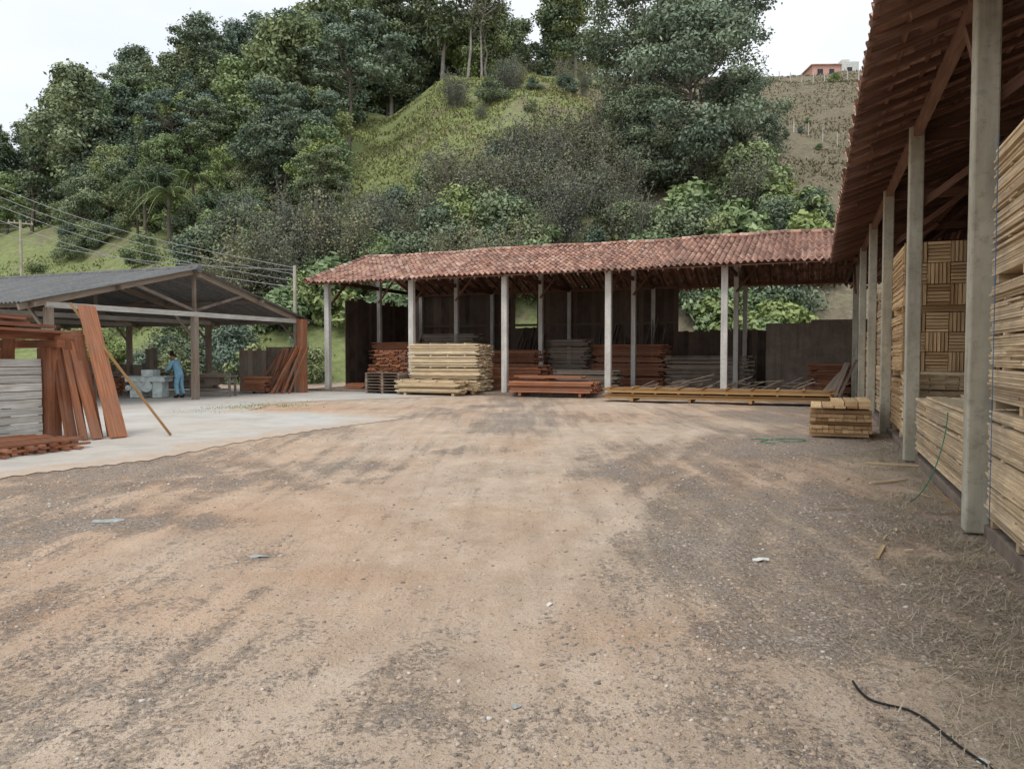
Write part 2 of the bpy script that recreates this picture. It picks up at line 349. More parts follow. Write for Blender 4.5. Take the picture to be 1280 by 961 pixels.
K=2400; dd=2+RNG.random(K)**1.4*16; uu=RNG.uniform(-.6,.7,K); wx,wy=uu*dd,dd
kk=((CT*wx-ST*wy)>-1.8-RNG.random(K)*6)&(polyinfo(wx,wy)<0); wx,wy=wx[kk],wy[kk]; K=len(wx)
blades('wood_chips',wx,wy,gz(wx,wy)+.008,RNG.uniform(.012,.05,K),RNG.uniform(.0015,.005,K),np.abs(RNG.normal(0,.06,K)),LM['dry'])
# concrete pad
cs=.14; ax=np.arange(-40,0,cs); ay=np.arange(6,43,cs); Ax,Ay=np.meshgrid(ax,ay); pdv=polyinfo(Ax,Ay)
cx=Ax[:-1,:-1]+cs/2; cy=Ay[:-1,:-1]+cs/2; pc=polyinfo(cx,cy); sel=pc>0
I=np.arange(Ax.size).reshape(Ax.shape); qd=np.stack([I[:-1,:-1],I[:-1,1:],I[1:,1:],I[1:,:-1]],-1)[sel]
us=np.unique(qd); rm=np.full(Ax.size,-1); rm[us]=np.arange(len(us)); qd=rm[qd]
Vp=np.stack([Ax.ravel()[us],Ay.ravel()[us],np.full(len(us),.004)],-1)
m,nt=newmat('yard_concrete'); tc=N(nt,'ShaderNodeTexCoord'); ob=tc.outputs['Object']; ed=vattr(nt,'edge')
a=noise(nt,ob,.5,5,.65); b=noise(nt,ob,18,4,.7); c=noise(nt,ob,.22,3,.5); nf=noise(nt,ob,3.0,6,.72); n5=noise(nt,ob,1.3,5,.7)
col=ramp(nt,a,[(.3,(.46,.44,.40)),(.55,(.57,.55,.51)),(.75,(.63,.615,.58))])
col=mix(nt,math_(nt,'MULTIPLY',ramp(nt,c,[(.46,(0,0,0)),(.62,(1,1,1))]),.5),col,(.56,.48,.40))
col=mix(nt,math_(nt,'MULTIPLY',ramp(nt,n5,[(.48,(0,0,0)),(.6,(1,1,1))]),.4),col,(.39,.37,.34))
col=mix(nt,math_(nt,'MULTIPLY',ramp(nt,b,[(.56,(0,0,0)),(.7,(1,1,1))]),.4),col,(.32,.29,.26))
e=math_(nt,'ADD',math_(nt,'MULTIPLY',ed,.7),math_(nt,'MULTIPLY',math_(nt,'SUBTRACT',n5,.5),2.6))
e=math_(nt,'ADD',e,math_(nt,'MULTIPLY',math_(nt,'SUBTRACT',b,.5),.8))
dirt=mix(nt,math_(nt,'MULTIPLY',b,.9),ramp(nt,nf,SAND),(.36,.29,.23))
col=mix(nt,ramp(nt,e,[(.34,(1,1,1)),(.54,(0,0,0))]),col,dirt)
finish(nt,col,.9,b,.004,.5)
me=np_mesh('concrete_pavement',Vp,qd,[m]); at_=me.attributes.new('edge','FLOAT','POINT'); at_.data.foreach_set('value',np.clip(pdv.ravel()[us],0,2).astype(np.float32))
link(bpy.data.objects.new('concrete_pavement',me))
K=1800; q_=RNG.random(K); pa,pb=np.array(G(275,510)),np.array(G(385,505))
wx=pa[0]+(pb[0]-pa[0])*q_+RNG.normal(0,.5,K); wy=pa[1]+(pb[1]-pa[1])*q_+RNG.normal(0,1.0,K)
kk=vn(wx*1.2,wy*1.2,8)>.45; wx,wy=wx[kk],wy[kk]; K=len(wx)
blades('grass_verge',wx,wy,np.full(K,.0),RNG.uniform(.02,.07,K),RNG.uniform(.006,.014,K),RNG.uniform(.2,1.,K),LM['grass'])
# ------------------------------------------------------------ tile roofs
def tile_roof(mb,o,ud,vd,nc,nr,keep=None,cw=.235,rl=.36,sag=None):
    o=Vector(o);ud=Vector(ud).normalized();vd=Vector(vd).normalized();nn=ud.cross(vd)
    if nn.z<0: nn=-nn
    prof=[(k/8*1.04-.02,.05*math.cos(2*math.pi*k/8)) for k in range(9)]
    for j in range(nr):
        for i in range(nc):
            p=o+ud*(i*cw)+vd*(j*rl)
            if keep and not keep(p): continue
            jx=random.uniform(-.01,.01); jy=random.uniform(-.04,.04); jz=random.uniform(0,.012); v=random.random()
            sg=sag(p) if sag else 0
            k=len(mb.V)
            for (yy,lift) in((-.02,.03),(rl*1.36,-.006)):
                for a,h in prof:
                    q=p+ud*(a*cw+jx)+vd*(yy+jy)+nn*(h+lift+jz)+Vector((0,0,sg)); mb.V.append(tuple(q))
            for a in range(8):
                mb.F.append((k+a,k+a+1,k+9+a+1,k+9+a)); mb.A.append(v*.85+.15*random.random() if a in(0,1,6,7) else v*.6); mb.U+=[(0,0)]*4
E_R,E_S,EZ,RUN,RISE=.49,27.84,4.9,5.1,1.72
SL=RISE/RUN; SLn=math.hypot(RISE,RUN); NR=int(SLn/.36)+1
bs=empty('tiled_timber_shed')
sag=lambda p:-.03*math.sin(p.x*.6)-.015*math.sin(p.x*1.9+1)
mb=MB(); tile_roof(mb,(-21.4,E_S,EZ),(1,0,0),(0,RUN,RISE),int((21.9+5.1)/.235),NR,lambda p:(p.x-E_R)<(p.y-E_S)+.1,sag=sag)
tile_roof(mb,(-21.4,E_S+2*RUN,EZ),(1,0,0),(0,-RUN,RISE),int(32.3/.235),NR,None,sag=sag)
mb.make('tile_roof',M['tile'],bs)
mb=MB()
for i in range(int(27/.4)):
    x=-21.4+i*.4; mb.cyl((x,E_S+RUN,EZ+RISE+sag(Vector((x,0,0)))+.03),(x+.46,E_S+RUN,EZ+RISE+.02+sag(Vector((x,0,0)))),.13,.11,8,random.random(),False)
for k,(yy,sgn) in enumerate(((E_S,1),(E_S+2*RUN,-1))):
    for i in range(14):
        f0=i/14;f1=(i+1.15)/14
        mb.cyl((-21.4,yy+sgn*RUN*f0,EZ+RISE*f0+.09),(-21.4,yy+sgn*RUN*f1,EZ+RISE*f1+.06),.12,.10,8,random.random(),False)
mb.make('ridge_caps',M['tile'],bs)
mb=MB(); mo=MB()
PR=[E_R+.8-4.4*k for k in range(0,6)]
for pr in PR[1:]:
    mb.box(pr-.12,pr+.12,E_S+.6,E_S+.82,0,EZ+.06)
    mb.box(pr-.10,pr+.10,E_S+5.0,E_S+5.2,0,EZ+1.3); mb.box(pr-.10,pr+.10,E_S+9.4,E_S+9.6,0,EZ+.1)
mb.make('concrete_posts',M['concw'],bs,.015)
for pr in PR:
    mo.beam((pr,E_S+.7,EZ+.12),(pr,E_S+9.5,EZ+.12),.09,.18); mo.beam((pr,E_S+.3,EZ),(pr,E_S+5.1,EZ+RISE-.1),.09,.16); mo.beam((pr,E_S+9.9,EZ),(pr,E_S+5.1,EZ+RISE-.1),.09,.16)
    mo.beam((pr,E_S+.8,EZ-1.1),(pr,E_S+2.1,EZ+.05),.08,.1); mo.beam((pr,E_S+5,EZ-.6),(pr+.9,E_S+5,EZ+.5),.07,.09)
for yy,zz in((E_S+.71,EZ+.10),(E_S+5.1,EZ+RISE-.2),(E_S+9.5,EZ+.10),(E_S+2.8,EZ+.72)):
    mo.beam((-21.3,yy,zz+.02),(5,yy,zz+.02),.11,.17)
x=-21.2
while x<E_R+5:
    a=max(0,x-E_R)
    mo.beam((x,E_S+a-.05,EZ+SL*(a-.05)-.1),(x,E_S+RUN,EZ+RISE-.1),.05,.07); mo.beam((x,E_S+2*RUN,EZ-.1),(x,E_S+RUN,EZ+RISE-.1),.05,.07); x+=.55
for j in range(NR):
    f=j*.36/SLn; mo.beam((-21.4,E_S+RUN*f,EZ+RISE*f-.055),(E_R+RUN*f,E_S+RUN*f,EZ+RISE*f-.055),.04,.025)
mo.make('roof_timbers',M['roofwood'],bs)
mb=MB()
for i in range(110):
    x0=-21.3+i*.25
    if x0>5: break
    top=5.0 if x0<-6.4 else 2.85
    if -15.2<x0<-13.9: top=3.1
    mb.box(x0,x0+.246,E_S+9.7,E_S+9.73+random.random()*.015,0,top+random.uniform(-.05,.05))
for i in range(24): mb.box(-21.36,-21.33+random.random()*.01,E_S+3+i*.26,E_S+3.25+i*.26,0,4.4+random.uniform(-.1,.1))
mb.box(-21.3,-6.3,E_S+9.62,E_S+9.69,1.6,1.72,.9); mb.box(-21.3,-6.3,E_S+9.62,E_S+9.69,3.2,3.32,.9)
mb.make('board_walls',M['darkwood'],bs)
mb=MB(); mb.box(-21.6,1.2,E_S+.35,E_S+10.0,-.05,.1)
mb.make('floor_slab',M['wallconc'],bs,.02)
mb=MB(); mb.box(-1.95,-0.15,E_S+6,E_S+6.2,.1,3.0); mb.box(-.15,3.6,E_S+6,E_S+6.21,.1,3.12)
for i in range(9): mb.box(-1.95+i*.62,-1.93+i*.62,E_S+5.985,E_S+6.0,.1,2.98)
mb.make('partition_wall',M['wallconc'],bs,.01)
for k,(x0,x1,y0,h) in enumerate([(-20.7,-18.4,4.5,2.2),(-18,-15.4,5.0,2.6),(-14.6,-12,4.8,1.8),(-11.6,-9.9,5.5,2.3),(-9.6,-6.4,6.0,2.0),(-5.9,-2.6,5.2,1.5),(.0,1.2,4.0,1.2),(-10.2,-7.8,2.4,.9),(-13.6,-11,2.6,1.1)]):
    mb=MB(); z=.1
    while z<h+.1:
        y=E_S+y0
        while y<E_S+y0+1.1: mb.box(x0+random.uniform(-.3,.2),x1+random.uniform(-.2,.3),y,y+.13,z,z+.045); y+=.145
        z+=.06 if random.random()>.12 else .1
    mb.make('stored_lumber_pile',M['oldwood'] if k%2 else M['redwood'])
mb=MB()
for i in range(60):
    x=random.choice((random.uniform(-6.6,-4.6),random.uniform(-4.2,-2.6),random.uniform(-2.2,-.6))); y=E_S+random.uniform(.9,2.6); a=random.uniform(-.9,.9); l=random.uniform(.5,1.5); z=.15+random.random()*.45
    mb.beam((x,y,z),(x+l*math.cos(a),y+l*math.sin(a)*.5,z+random.uniform(-.15,.4)),.12,.03)
mb.make('loose_plank_heap',M['oldwood'])
mb=MB()
for i in range(24):
    x=random.choice((random.uniform(-20.6,-18.5),random.uniform(-15,-13),random.uniform(-10,-7))); mb.beam((x,E_S+7.6+random.uniform(-.5,.3),.1),(x+random.uniform(-.4,.4),E_S+9.55,random.uniform(2.2,3.5)),.2,.035,None,(1,0,0))
mb.make('leaning_planks',M['oldwood'])
mb=MB()
for i in range(6):
    mb.beam((.1+i*.13,E_S+.2+random.uniform(-.2,.2),.1),(.8+i*.1+random.uniform(-.1,.1),E_S+1.4,random.uniform(.9,1.5)),.09,.03,None,(0,1,0))
mb.make('leaning_offcuts',M['oldwood'])
# right shed
rs=empty('lumber_storage_shed'); S0=-7.0
mb=MB(); tile_roof(mb,(E_R,S0,EZ),(0,1,0),(RUN,0,RISE),int((E_S+5.3-S0)/.235),NR,lambda p:(p.x-E_R)>(p.y-E_S)-.15,sag=lambda p:-.02*math.sin(p.y*.8))
tile_roof(mb,(E_R+2*RUN,S0,EZ),(0,1,0),(-RUN,0,RISE),int((E_S+10-S0)/.235),NR)
for i in range(int((E_S+5-S0)/.4)):
    y=S0+i*.4; mb.cyl((E_R+RUN,y,EZ+RISE+.03),(E_R+RUN,y+.46,EZ+RISE+.01),.13,.11,8,random.random(),False)
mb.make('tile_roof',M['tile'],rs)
RPS=[-2.0,3.0,7.95,13.0,17.6,22.0,26.4,30.8]
mb=MB(); mo=MB()
for s in RPS:
    mb.box(1.30,1.50,s-.11,s+.11,-.02,5.16); mb.box(9.7,9.92,s-.12,s+.12,0,5.2); mb.box(5.5,5.72,s-.11,s+.11,0,5.9)
mb.make('concrete_posts',M['conc'],rs,.018)
for s in RPS:
    mo.beam((1.3,s+.17,4.98),(9.9,s+.17,4.98),.09,.18); mo.beam((E_R+.3,s+.17,EZ-.02),(E_R+RUN,s+.17,EZ+RISE-.14),.09,.15); mo.beam((E_R+2*RUN-.3,s+.17,EZ-.02),(E_R+RUN,s+.17,EZ+RISE-.14),.09,.15)
    mo.beam((1.45,s+.05,3.9),(2.9,s+.05,5.0),.08,.1,.9); mo.beam((3.2,s+.17,5.05),(4.2,s+.17,6.0),.07,.09)
    mo.beam((1.4,s+.1,4.1),(1.4,s+1.1,5.12),.08,.1,.9)
for rr,zz in((1.4,EZ+.9*SL-.2),(3.3,EZ+2.8*SL-.22),(5.6,EZ+RISE-.25),(9.8,EZ+.9*SL-.2)): mo.beam((rr,S0,zz),(rr,E_S+rr-.5,zz),.11,.16)
s=S0
while s<E_S+5:
    a=max(0,s-E_S)
    mo.beam((E_R+a-.04,s,EZ+SL*a-.11),(E_R+RUN,s,EZ+RISE-.11),.055,.07); mo.beam((E_R+2*RUN,s,EZ-.11),(E_R+RUN,s,EZ+RISE-.11),.055,.07); s+=.52
for j in range(NR):
    f=j*.36/SLn; mo.beam((E_R+RUN*f,S0,EZ+RISE*f-.06),(E_R+RUN*f,E_S+RUN*f,EZ+RISE*f-.06),.045,.025)
    mo.beam((E_R+2*RUN-RUN*f,S0,EZ+RISE*f-.06),(E_R+2*RUN-RUN*f,E_S+9,EZ+RISE*f-.06),.045,.025)
mo.make('roof_timbers',M['roofwood'],rs)
mb=MB()
for i in range(int((E_S+9-S0)/.25)): mb.box(10.1,10.13+random.random()*.015,S0+i*.25,S0+i*.25+.24,0,4.9)
for i in range(22): mb.box(4.9+i*.25,5.14+i*.25,E_S+9.6,E_S+9.63,0,5.0)
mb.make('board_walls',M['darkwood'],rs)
mb=MB(); s=S0
while s<E_S:
    k_=random.uniform(-.02,.02); mb.box(1.43+k_,1.60,s,s+1.2,-.05,.09+random.uniform(-.015,.012)); s+=1.22
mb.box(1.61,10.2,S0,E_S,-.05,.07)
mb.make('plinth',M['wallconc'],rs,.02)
# ------------------------------------------------------------ lumber stacks
def stack(mb,r0,r1,s0,s1,z0,z1,th=.028,bw=.16,along='s',jit=.03,full=False,gap=.004,stick=9):
    z=z0; L=0; lv=.5
    while z+th<z1:
        L+=1; lv=min(.85,max(.15,lv+random.uniform(-.22,.22)))
        vv=lambda: min(1,max(0,lv+random.uniform(-.35,.35)))
        a,b=(r0,r1) if along=='s' else (s0,s1); c=a; t_=th-gap
        lj=random.uniform(-jit,jit)*.5
        while c<b-.03:
            w_=bw*random.uniform(.85,1.15); e=min(c+w_,b)
            j0=random.uniform(-jit,jit);j1=random.uniform(-jit,jit); k=random.uniform(-.008,.008)
            if c==a: k=random.uniform(-.018,.012)+lj
            if along=='s':
                if c==a and s1-s0>2 and random.random()<.5:
                    sm=random.uniform(s0+.5,s1-.5); mb.box(c+k,e-.004,s0+j0,sm,z,z+t_,vv()); mb.box(c+random.uniform(-.018,.012),e-.004,sm+.01,s1+j1,z,z+t_,vv())
                else: mb.box(c+k,e-.004,s0+j0,s1+j1,z,z+t_,vv())
            else: mb.box(r0+j0,r1+j1,c+k,e-.004,z,z+t_,vv())
            c=e
        z+=th
        if L%stick==0:
            q0,q1=(s0,s1) if along=='s' else (r0,r1)
            q=q0+.15
            while q<q1:
                if along=='s': mb.box(r0-.01,r1,q,q+.07,z,z+th*.9)
                else: mb.box(q,q+.07,s0-.01,s1,z,z+th*.9)
                q+=.8
            z+=th
for k,(z0,z1) in enumerate([(.18,1.14),(1.22,2.22),(2.30,3.4)]):
    j=random.uniform(-.02,.03)
    mb=MB(); stack(mb,1.43+j,3.0,5.35,7.68+random.uniform(-.05,.05),z0,z1,.022,.25,stick=12,gap=.003)
    for q in(5.6,6.6,7.5): mb.box(1.45,3.0,q,q+.09,z0-.075,z0-.003)
    mb.make('pine_board_stack',M['pine'])
    mb=MB(); stack(mb,1.43+j,3.0,2.8,5.28,z0,z1,.024,.25,stick=12,gap=.003); mb.make('pine_board_stack',M['pine'])
    mb=MB(); stack(mb,3.3,4.9,2.8,7.6,z0,z1,.05,.25); mb.make('pine_board_stack',M['pine'])
mb=MB(); mb.box(1.385,1.390,7.3,7.315,.2,3.42); mb.make('packing_strap',M['greystrap'])
mb=MB(); stack(mb,1.45,3.0,8.15,12.75,.18,.98,.024,.22,stick=11,gap=.003); mb.make('pine_board_stack',M['pine'])
mb=MB()
for i in range(5): mb.box(1.5+i*.27,1.75+i*.27,8.3+random.uniform(-.1,.1),12.3+random.uniform(-.4,.4),.985+.002*i,1.02)
for i in range(4): mb.box(1.9+i*.22,2.1+i*.22,9+random.uniform(-.3,.3),12.+random.uniform(-.4,.4),1.028,1.06)
mb.make('loose_boards',M['pinefresh'])
def weave(mb,r0,r1,s0,s1,z0,z1):
    nz=3; bh=(z1-z0)/nz; nb=max(1,int(round((r1-r0)/.36))); bwid=(r1-r0)/nb
    mb.box(r0+.02,r1-.02,s0+.06,s0+.85,z0+.02,z1-.02,0.)  # core in the darkest tone, painting shade into the gaps between slats
    for iz in range(nz):
        for ib in range(nb):
            a=r0+ib*bwid; zb=z0+iz*bh; m_=6; bv=random.random()*.45
            if (iz+ib)%2:
                for k in range(m_): mb.box(a+.006,a+bwid-.008,s0+random.uniform(-.03,.02),s0+.05,zb+k*bh/m_+.003,zb+(k+1)*bh/m_-.012,bv+random.random()*.55)
            else:
                for k in range(m_): mb.box(a+k*bwid/m_+.003,a+(k+1)*bwid/m_-.012,s0+random.uniform(-.03,.02),s0+.05,zb+.005,zb+bh-.01,bv+random.random()*.55)
    stack(mb,r0,r1,s0+.07,s1,z0,z1-.02,.03,.2,jit=.008)
for k,(z0,z1) in enumerate([(.2,1.20),(1.32,2.40),(2.52,3.68)]):
    for r0,r1 in((1.5,2.62),(2.68,3.8),(3.86,5.0)):
        j=random.uniform(-.07,.07); mb=MB(); weave(mb,r0,r1,15.5+j,19.2,z0,z1-random.uniform(0,.06))
        for q in(15.6,17,18.8): mb.box(r0,r1,q,q+.1,z0-.11,z0-.003)
        mb.make('pine_slat_bundle',M['slat'])
mb=MB(); stack(mb,1.48,2.9,13.3,15.3,.18,1.35,.03,.2); mb.make('pine_board_stack',M['pine'])
for s0,s1,z1 in((19.6,23.5,3.3),(24,27.2,2.4)):
    mb=MB(); stack(mb,1.52,3.6,s0,s1,.2,z1,.04,.22); mb.make('pine_board_stack',M['pine'])
for s0,s1 in((3,7),(8.5,12.6),(13.5,17.5)):
    mb=MB(); stack(mb,5.9,8,s0,s1,.2,2.8,.06,.3); mb.make('stored_lumber_pile',M['pine'])
def Lp(px,py): x,y=G(px,py); return W2L(x,y)
SH=-1.45
mb=MB(); z=.12; S_=E_S+.9
for L in range(30):
    xx=-17.4+L*.012
    while xx<-14.7:
        if L>18 and xx<-16.9: xx+=.2; continue
        if L%2: mb.box(xx+SH+random.uniform(-.02,.02),xx+SH+.17,S_+random.uniform(-.1,.1),S_+1.7,z,z+.05)
        else: mb.box(xx+SH,xx+SH+.45+random.uniform(0,.1),S_+random.uniform(-.08,.05),S_+1.6,z,z+.05); xx+=.35
        xx+=.21
    z+=.058
for i in range(12): mb.box(-20.0+random.uniform(-.1,.1),-19.0+random.uniform(-.1,.1),S_+i*.08,S_+i*.08+.07,.12+.06*(i%4),.17+.06*(i%4))
mb.make('red_lumber_pile',M['redwood'])
def pallet(name,r0,r1,s0,s1,z0,nl,mat):
    mb=MB();z=z0
    for k in range(nl):
        for i in range(3): 
            q=r0+(r1-r0-.1)*i/2; mb.box(q,q+.1,s0,s1,z,z+.09)
        q=s0
        while q<s1: mb.box(r0,r1,q,q+.09,z+.093,z+.115); q+=.15
        z+=.125
    mb.make(name,mat)
pallet('wooden_pallet',-17.9,-16.2,E_S-.55,E_S+.45,.02,7,M['oldwood'])
mb=MB(); stack(mb,-14.55+SH,-11.4+SH,E_S+.0,E_S+1.5,.15,2.15,.05,.2,'r',.12); 
mb.box(-14.3+SH,-14.2+SH,E_S,E_S+1.5,.02,.145); mb.box(-11.7+SH,-11.6+SH,E_S,E_S+1.5,.02,.145); mb.make('pine_board_stack',M['pinefresh'])
mb=MB(); stack(mb,-14.5+SH,-11.7+SH,E_S-1.15,E_S-.15,.1,.66,.055,.2,'r',.2); mb.box(-14.2+SH,-14.1+SH,E_S-1.15,E_S-.1,.0,.095); mb.box(-12+SH,-11.9+SH,E_S-1.15,E_S-.1,.0,.095); mb.make('pine_board_stack',M['pinefresh'])
SH=-.75
mb=MB(); stack(mb,-10.6+SH,-7.15+SH,E_S-.2,E_S+.9,.16,.62,.09,.12,'r',.1,gap=.012)
mb.box(-10.2+SH,-10.1+SH,E_S-.2,E_S+.9,.02,.155); mb.box(-7.7+SH,-7.6+SH,E_S-.2,E_S+.9,.02,.155)
stack(mb,-10.4+SH,-7.6+SH,E_S+.1,E_S+.8,.72,.84,.05,.14,'r',.15)
mb.make('red_beam_stack',M['redwood'])
mb=MB(); stack(mb,-6.9,.55,E_S-2.0,E_S-.9,.12,.56,.05,.11,'r',.18,gap=.008,stick=3)
for q in(-6.0,-4,-2,0): mb.box(q,q+.1,E_S-2.0,E_S-.9,.01,.115)
mb.make('long_timber_stack',M['yellowwood'])
mb=MB(); br,bss=Lp(1012,545)
stack(mb,br+.02,br+1.15,bss,bss+1.5,.08,.53,.075,.12,'s',.03,gap=.01,stick=2)
for i in range(5): mb.box(br+.03+i*.22,br+.23+i*.22,bss-.05+random.uniform(-.05,.05),bss+1.55,.57+.0,.61)
for i in range(3): mb.box(br+.42+i*.24,br+.64+i*.24,bss-.0,bss+1.5,.613,.70+.01*i)
mb.box(br,br+1.1,bss+.1,bss+.2,0,.077); mb.box(br,br+1.1,bss+1.2,bss+1.3,0,.077)
mb.make('board_bundle',M['slat'])
# ------------------------------------------------------------ left shed
lsd=empty('open_gable_workshop'); LE,LR,LB=14.3,20.9,27.5; LZ=3.1; LZR=4.78; LX=-20.7
for nm_,y0,y1 in(('roof_front',LE,LR),('roof_rear',LB,LR)):
    nx=900; xs=np.linspace(-42,LX,nx); ys=np.linspace(0,1,7)
    Xs,Ys=np.meshgrid(xs,ys); yy=y0+(y1-y0)*Ys; zz=LZ+(LZR-LZ)*Ys+.028*np.sin(Xs*2*np.pi/.18)-.03*np.sin(Xs*.7+Ys*3)*(1-Ys)
    I=np.arange(nx*7).reshape(7,nx); q=np.stack([I[:-1,:-1],I[:-1,1:],I[1:,1:],I[1:,:-1]],-1).reshape(-1,4)
    me=np_mesh(nm_,np.stack([Xs,yy,zz],-1).reshape(-1,3),q,[M['fibro']],smooth=True); link(bpy.data.objects.new(nm_,me),lsd)
mb=MB(); mb.cyl((-42,LR,LZR-.02),(LX,LR,LZR-.02),.14,.14,10,.5)
mb.make('ridge_cap',M['fibro'],lsd)
mb=MB(); mw=MB()
for q in(-21,-26,-31,-36,-41):
    mb.beam((q,LE+.1,LZ-.10),(q,LR,LZR-.12),.1,.18,.9); mb.beam((q,LB-.1,LZ-.10),(q,LR,LZR-.12),.1,.18,.9)
    mw.beam((q+.02,LE+.9,LZ+.02),(q+.02,LB-.7,LZ+.02),.08,.17)
    mb.beam((q,LR,LZ+.1),(q,LR,LZR-.2),.09,.12); mb.beam((q,LR,LZ+.15),(q,LR-2.6,LZ+.9),.08,.1); mb.beam((q,LR,LZ+.15),(q,LR+2.6,LZ+.9),.08,.1)
    for s in(LE+1.0,LR,LB-.8):
        mb.box(q-.1,q+.1,s-.1,s+.1,0,LZ-.07,.6)
        mb.beam((q,s,LZ-.9),(q-.9,s,LZ),.07,.09)
for s,z in((LE+.4,LZ+.06),(LE+3.3,LZ+.78),(LR,LZR-.2),(LB-3.3,LZ+.78),(LB-.4,LZ+.06)): mb.beam((-42,s,z-.08),(LX+.05,s,z-.08),.07,.11,.4)
mb.make('timber_frame',M['oldwood'],lsd); mw.make('tie_beams',M['greywood'],lsd)
mb=MB()
for i in range(74): 
    x0=-41+i*.25
    if x0>-22.9: break
    if x0>-29.5 and x0<-24.4: continue
    mb.box(x0,x0+.24,LB-.75,LB-.72,0,(1.2 if x0<-30 else 1.9)+random.uniform(-.08,.08))
for i in range(8): mb.box(-22.9+i*.25,-22.67+i*.25,LB-.55,LB-.52,.0,2.0)
mb.make('board_wall',M['oldwood'],lsd)
mb=MB(); mb.box(-20.95,-20.6,LB-.9,LB-.6,0,3.2)
mb.make('corner_post',M['redwood'],lsd)
mb=MB()
for i in range(13):
    x=-21.9+i*.11; x2=x+random.uniform(-.1,.35); mb.beam((x-.3+random.uniform(-.2,.3),LB-1.9+random.uniform(-.3,.2),0),(x2,LB-.9,random.uniform(1.8,2.15)),.1,.04,None,(1,0,0))
mb.make('leaning_red_planks',M['redwood'])
def at(px,d,z=0): return Vector(((px-640)/F*d,d,z))
c=at(186,28.5); mb=MB()
mb.box(c.x-.75,c.x+.75,c.y-.35,c.y+.35,.62,.80); mb.box(c.x-.6,c.x-.15,c.y-.28,c.y+.28,.02,.62); mb.box(c.x+.25,c.x+.62,c.y-.28,c.y+.28,.02,.62)
mb.box(c.x-.85,c.x+.85,c.y-.40,c.y+.40,.80,.84); mb.box(c.x-.15,c.x+.30,c.y-.3,c.y+.3,.84,1.08); mb.cyl((c.x+.07,c.y-.37,.45),(c.x+.07,c.y-.29,.45),.2,.2,16); mb.cyl((c.x-.6,c.y-.42,.4),(c.x-.6,c.y-.29,.4),.09,.09,12)
mb.make('planer_machine',M['machine'],bevel=.015,frame=False)
for px_1,dd1 in((268,29.5),(135,31)):
    c=at(px_1,dd1); mb=MB()
    mb.box(c.x-.9,c.x+.8,c.y-.4,c.y+.4,.78,.84)
    for dx in(-.8,.7):
        for dy in(-.3,.3): mb.box(c.x+dx-.04,c.x+dx+.04,c.y+dy-.04,c.y+dy+.04,0,.78)
    mb.box(c.x-.8,c.x+.7,c.y-.32,c.y-.28,.25,.33); mb.cyl((c.x,c.y-.02,.88),(c.x,c.y+.0,.88),.16,.16,18); mb.box(c.x-.3,c.x+.3,c.y-.25,c.y+.25,.5,.77)
    for i in range(5): mb.box(c.x-.85+random.random()*.2,c.x+.6,c.y-.35+i*.1,c.y-.27+i*.1,.843,.843+random.uniform(.03,.1))
    mb.make('workbench',M['oldwood'],frame=False)
for (px_0,dd,wd) in((110,29.5,1.1),(60,29,1.3),(235,34,1.2),(318,31.5,.5)):
    c=at(px_0,dd); mb=MB()
    for L in range(8): 
        for j in range(4): mb.box(c.x-wd+random.uniform(-.1,.1),c.x+wd+random.uniform(-.1,.1),c.y+j*.16,c.y+j*.16+.15,.1+L*.08,.165+L*.08)
    mb.make('sawn_lumber_pile',M['oldwood'] if wd>1.15 else M['redwood'],frame=False)
